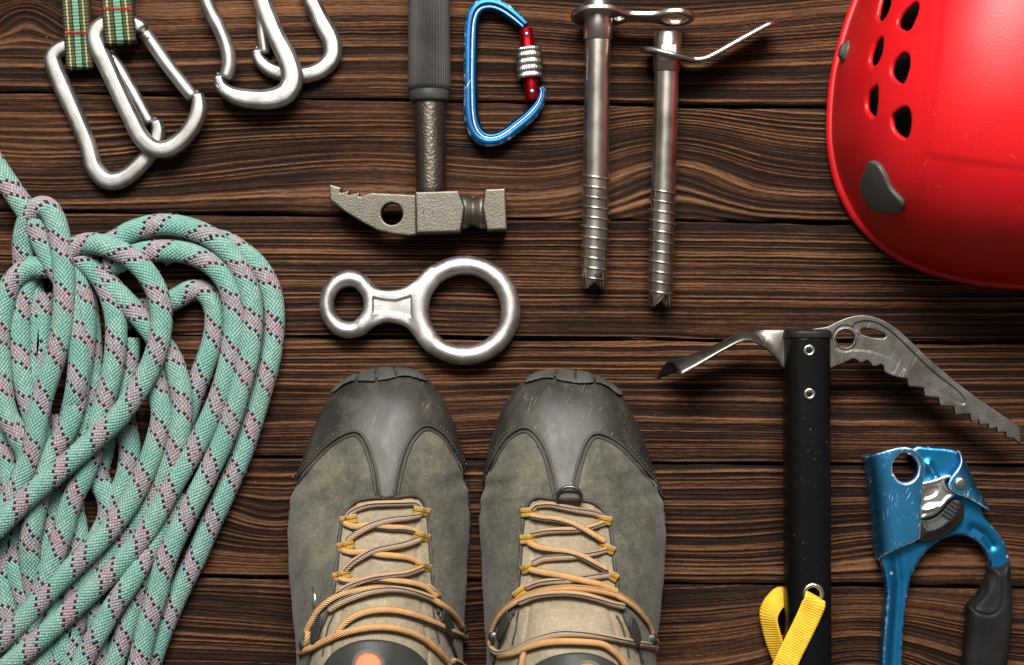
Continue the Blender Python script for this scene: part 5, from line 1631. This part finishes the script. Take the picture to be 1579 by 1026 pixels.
    if right:
        p = np.array(on(*un((878, 764)), 6))
        P = np.array([(p[0] + 17 * math.cos(a), p[1] + 3 - 16 * math.sin(a), p[2] + 4 + 5 * math.sin(a)) for a in np.linspace(-.35, math.pi + .35, 30)])
        mk("toe_ring", *tube(P, 2.7, 12)[:2], M['boot_hook'], root)
        q = np.array([on(*un((878, y)), l) for y, l in ((757, 2), (763, 9), (769, 11), (775, 9), (781, 2))])
        V, Fc, uv = ribbon(resample(spl(q, 5), 2), (1, 0, 0), 31, 4.0, 8)
        mk("ring_tab", V, Fc, M['piping'], root, uv=uv)
    else:
        q = np.array([on(x, y, 2.0) for x, y in ((483, 905), (486, 921), (485, 938))])
        V, Fc, uv = ribbon(q, (1, 0, 0), 5, 2.0, 4)
        mk("metal_tag", V, Fc, M['rivet'], root, uv=uv)

Kb = 3.716
cl = lambda pts: zc(pts, Kb, 430, 750)
cr = lambda pts: zc(pts, Kb, 730, 750)
laces_l = [
    (5, cl([(392, 185), (410, 155), (460, 125), (530, 105), (610, 100), (700, 98), (770, 98), (800, 118)])),
    (5, cl([(385, 215), (430, 232), (500, 225), (560, 228), (640, 238), (720, 242), (795, 262)])),
    (9, cl([(400, 305), (440, 275), (500, 240), (570, 212), (660, 190), (740, 180), (800, 168)])),
    (5, cl([(375, 370), (420, 380), (500, 376), (580, 392), (660, 400), (740, 410), (805, 440)])),
    (9, cl([(378, 480), (420, 440), (490, 395), (560, 365), (640, 350), (720, 335), (800, 308)])),
    (5, cl([(355, 535), (400, 545), (480, 538), (570, 535), (650, 543), (740, 552), (830, 575), (895, 625)])),
    (9, cl([(345, 612), (400, 575), (470, 545), (550, 522), (640, 510), (730, 500), (815, 472)])),
    (7, cl([(160, 830), (180, 790), (225, 715), (285, 660), (360, 622), (450, 600), (550, 585), (650, 588), (750, 603), (850, 635), (930, 678), (1000, 735), (1042, 800)])),
    (10, cl([(295, 705), (350, 670), (420, 640), (500, 612), (580, 596), (660, 590), (740, 600), (820, 622), (880, 645)])),
    (8, cl([(335, 845), (365, 800), (420, 755), (490, 725), (570, 710), (660, 712), (750, 730), (850, 765), (950, 812), (1070, 868)])),
    (8, cl([(120, 955), (190, 925), (270, 885), (350, 850), (440, 825), (540, 810), (640, 812), (740, 835), (820, 872), (895, 930), (960, 1000)])),
    (8, cl([(1000, 1000), (1040, 1020), (1090, 1060)])),
    (7, cl([(1045, 795), (1062, 830), (1072, 870)])),
    (7, cl([(165, 820), (160, 880), (125, 950)])),
]
loops_l = [(*cl([(400, 192)])[0], -12), (*cl([(818, 145)])[0], 190), (*cl([(382, 342)])[0], -14), (*cl([(818, 287)])[0], 198), (*cl([(358, 512)])[0], -16), (*cl([(826, 460)])[0], 200), (*cl([(880, 605)])[0], 222)]
laces_r = [
    (5, cr([(340, 130), (370, 110), (440, 106), (520, 122), (600, 138), (680, 152), (735, 172)])),
    (9, cr([(335, 170), (400, 182), (480, 190), (560, 212), (630, 245), (690, 280), (745, 312)])),
    (5, cr([(340, 275), (420, 258), (500, 252), (580, 250), (660, 238), (745, 212)])),
    (9, cr([(325, 328), (380, 352), (460, 365), (540, 376), (620, 402), (690, 440), (755, 475)])),
    (5, cr([(350, 440), (400, 418), (470, 410), (560, 405), (640, 395), (710, 380), (760, 365)])),
    (9, cr([(330, 480), (400, 495), (480, 508), (570, 528), (660, 548), (740, 568), (815, 600)])),
    (5, cr([(310, 578), (370, 556), (440, 546), (530, 543), (620, 530), (700, 520), (785, 508)])),
    (7, cr([(105, 850), (125, 790), (165, 725), (230, 670), (310, 628), (400, 600), (500, 585), (610, 585), (720, 600), (820, 625), (900, 672), (965, 735), (1010, 805), (1025, 860)])),
    (10, cr([(270, 665), (340, 635), (420, 618), (520, 612), (620, 622), (710, 645), (790, 672), (855, 688)])),
    (8, cr([(95, 900), (105, 930), (150, 958), (230, 945), (310, 905), (400, 872), (500, 848), (620, 848), (740, 862), (860, 885), (960, 905), (1045, 925)])),
    (8, cr([(150, 972), (240, 955), (320, 922), (410, 898), (530, 890), (650, 895), (740, 908), (800, 945), (850, 1000), (890, 1060)])),
    (6, cr([(300, 930), (280, 980), (270, 1040)])),
    (7, cr([(1025, 860), (1045, 890), (1040, 930)])),
]
loops_r = [(*cr([(320, 148)])[0], -6), (*cr([(745, 192)])[0], 192), (*cr([(313, 302)])[0], -6), (*cr([(765, 355)])[0], 204), (*cr([(318, 466)])[0], -24), (*cr([(785, 508)])[0], 210), (*cr([(272, 605)])[0], -38)]
boot(False, "worn grey hiking boot without a ring at its laces, standing beside the rope", laces_l, loops_l, cl([(150, 905), (1050, 820)]))
boot(True, "worn grey hiking boot with a black ring at its laces, standing nearer the ice axe", laces_r, loops_r, cr([(120, 862), (1018, 872)]))
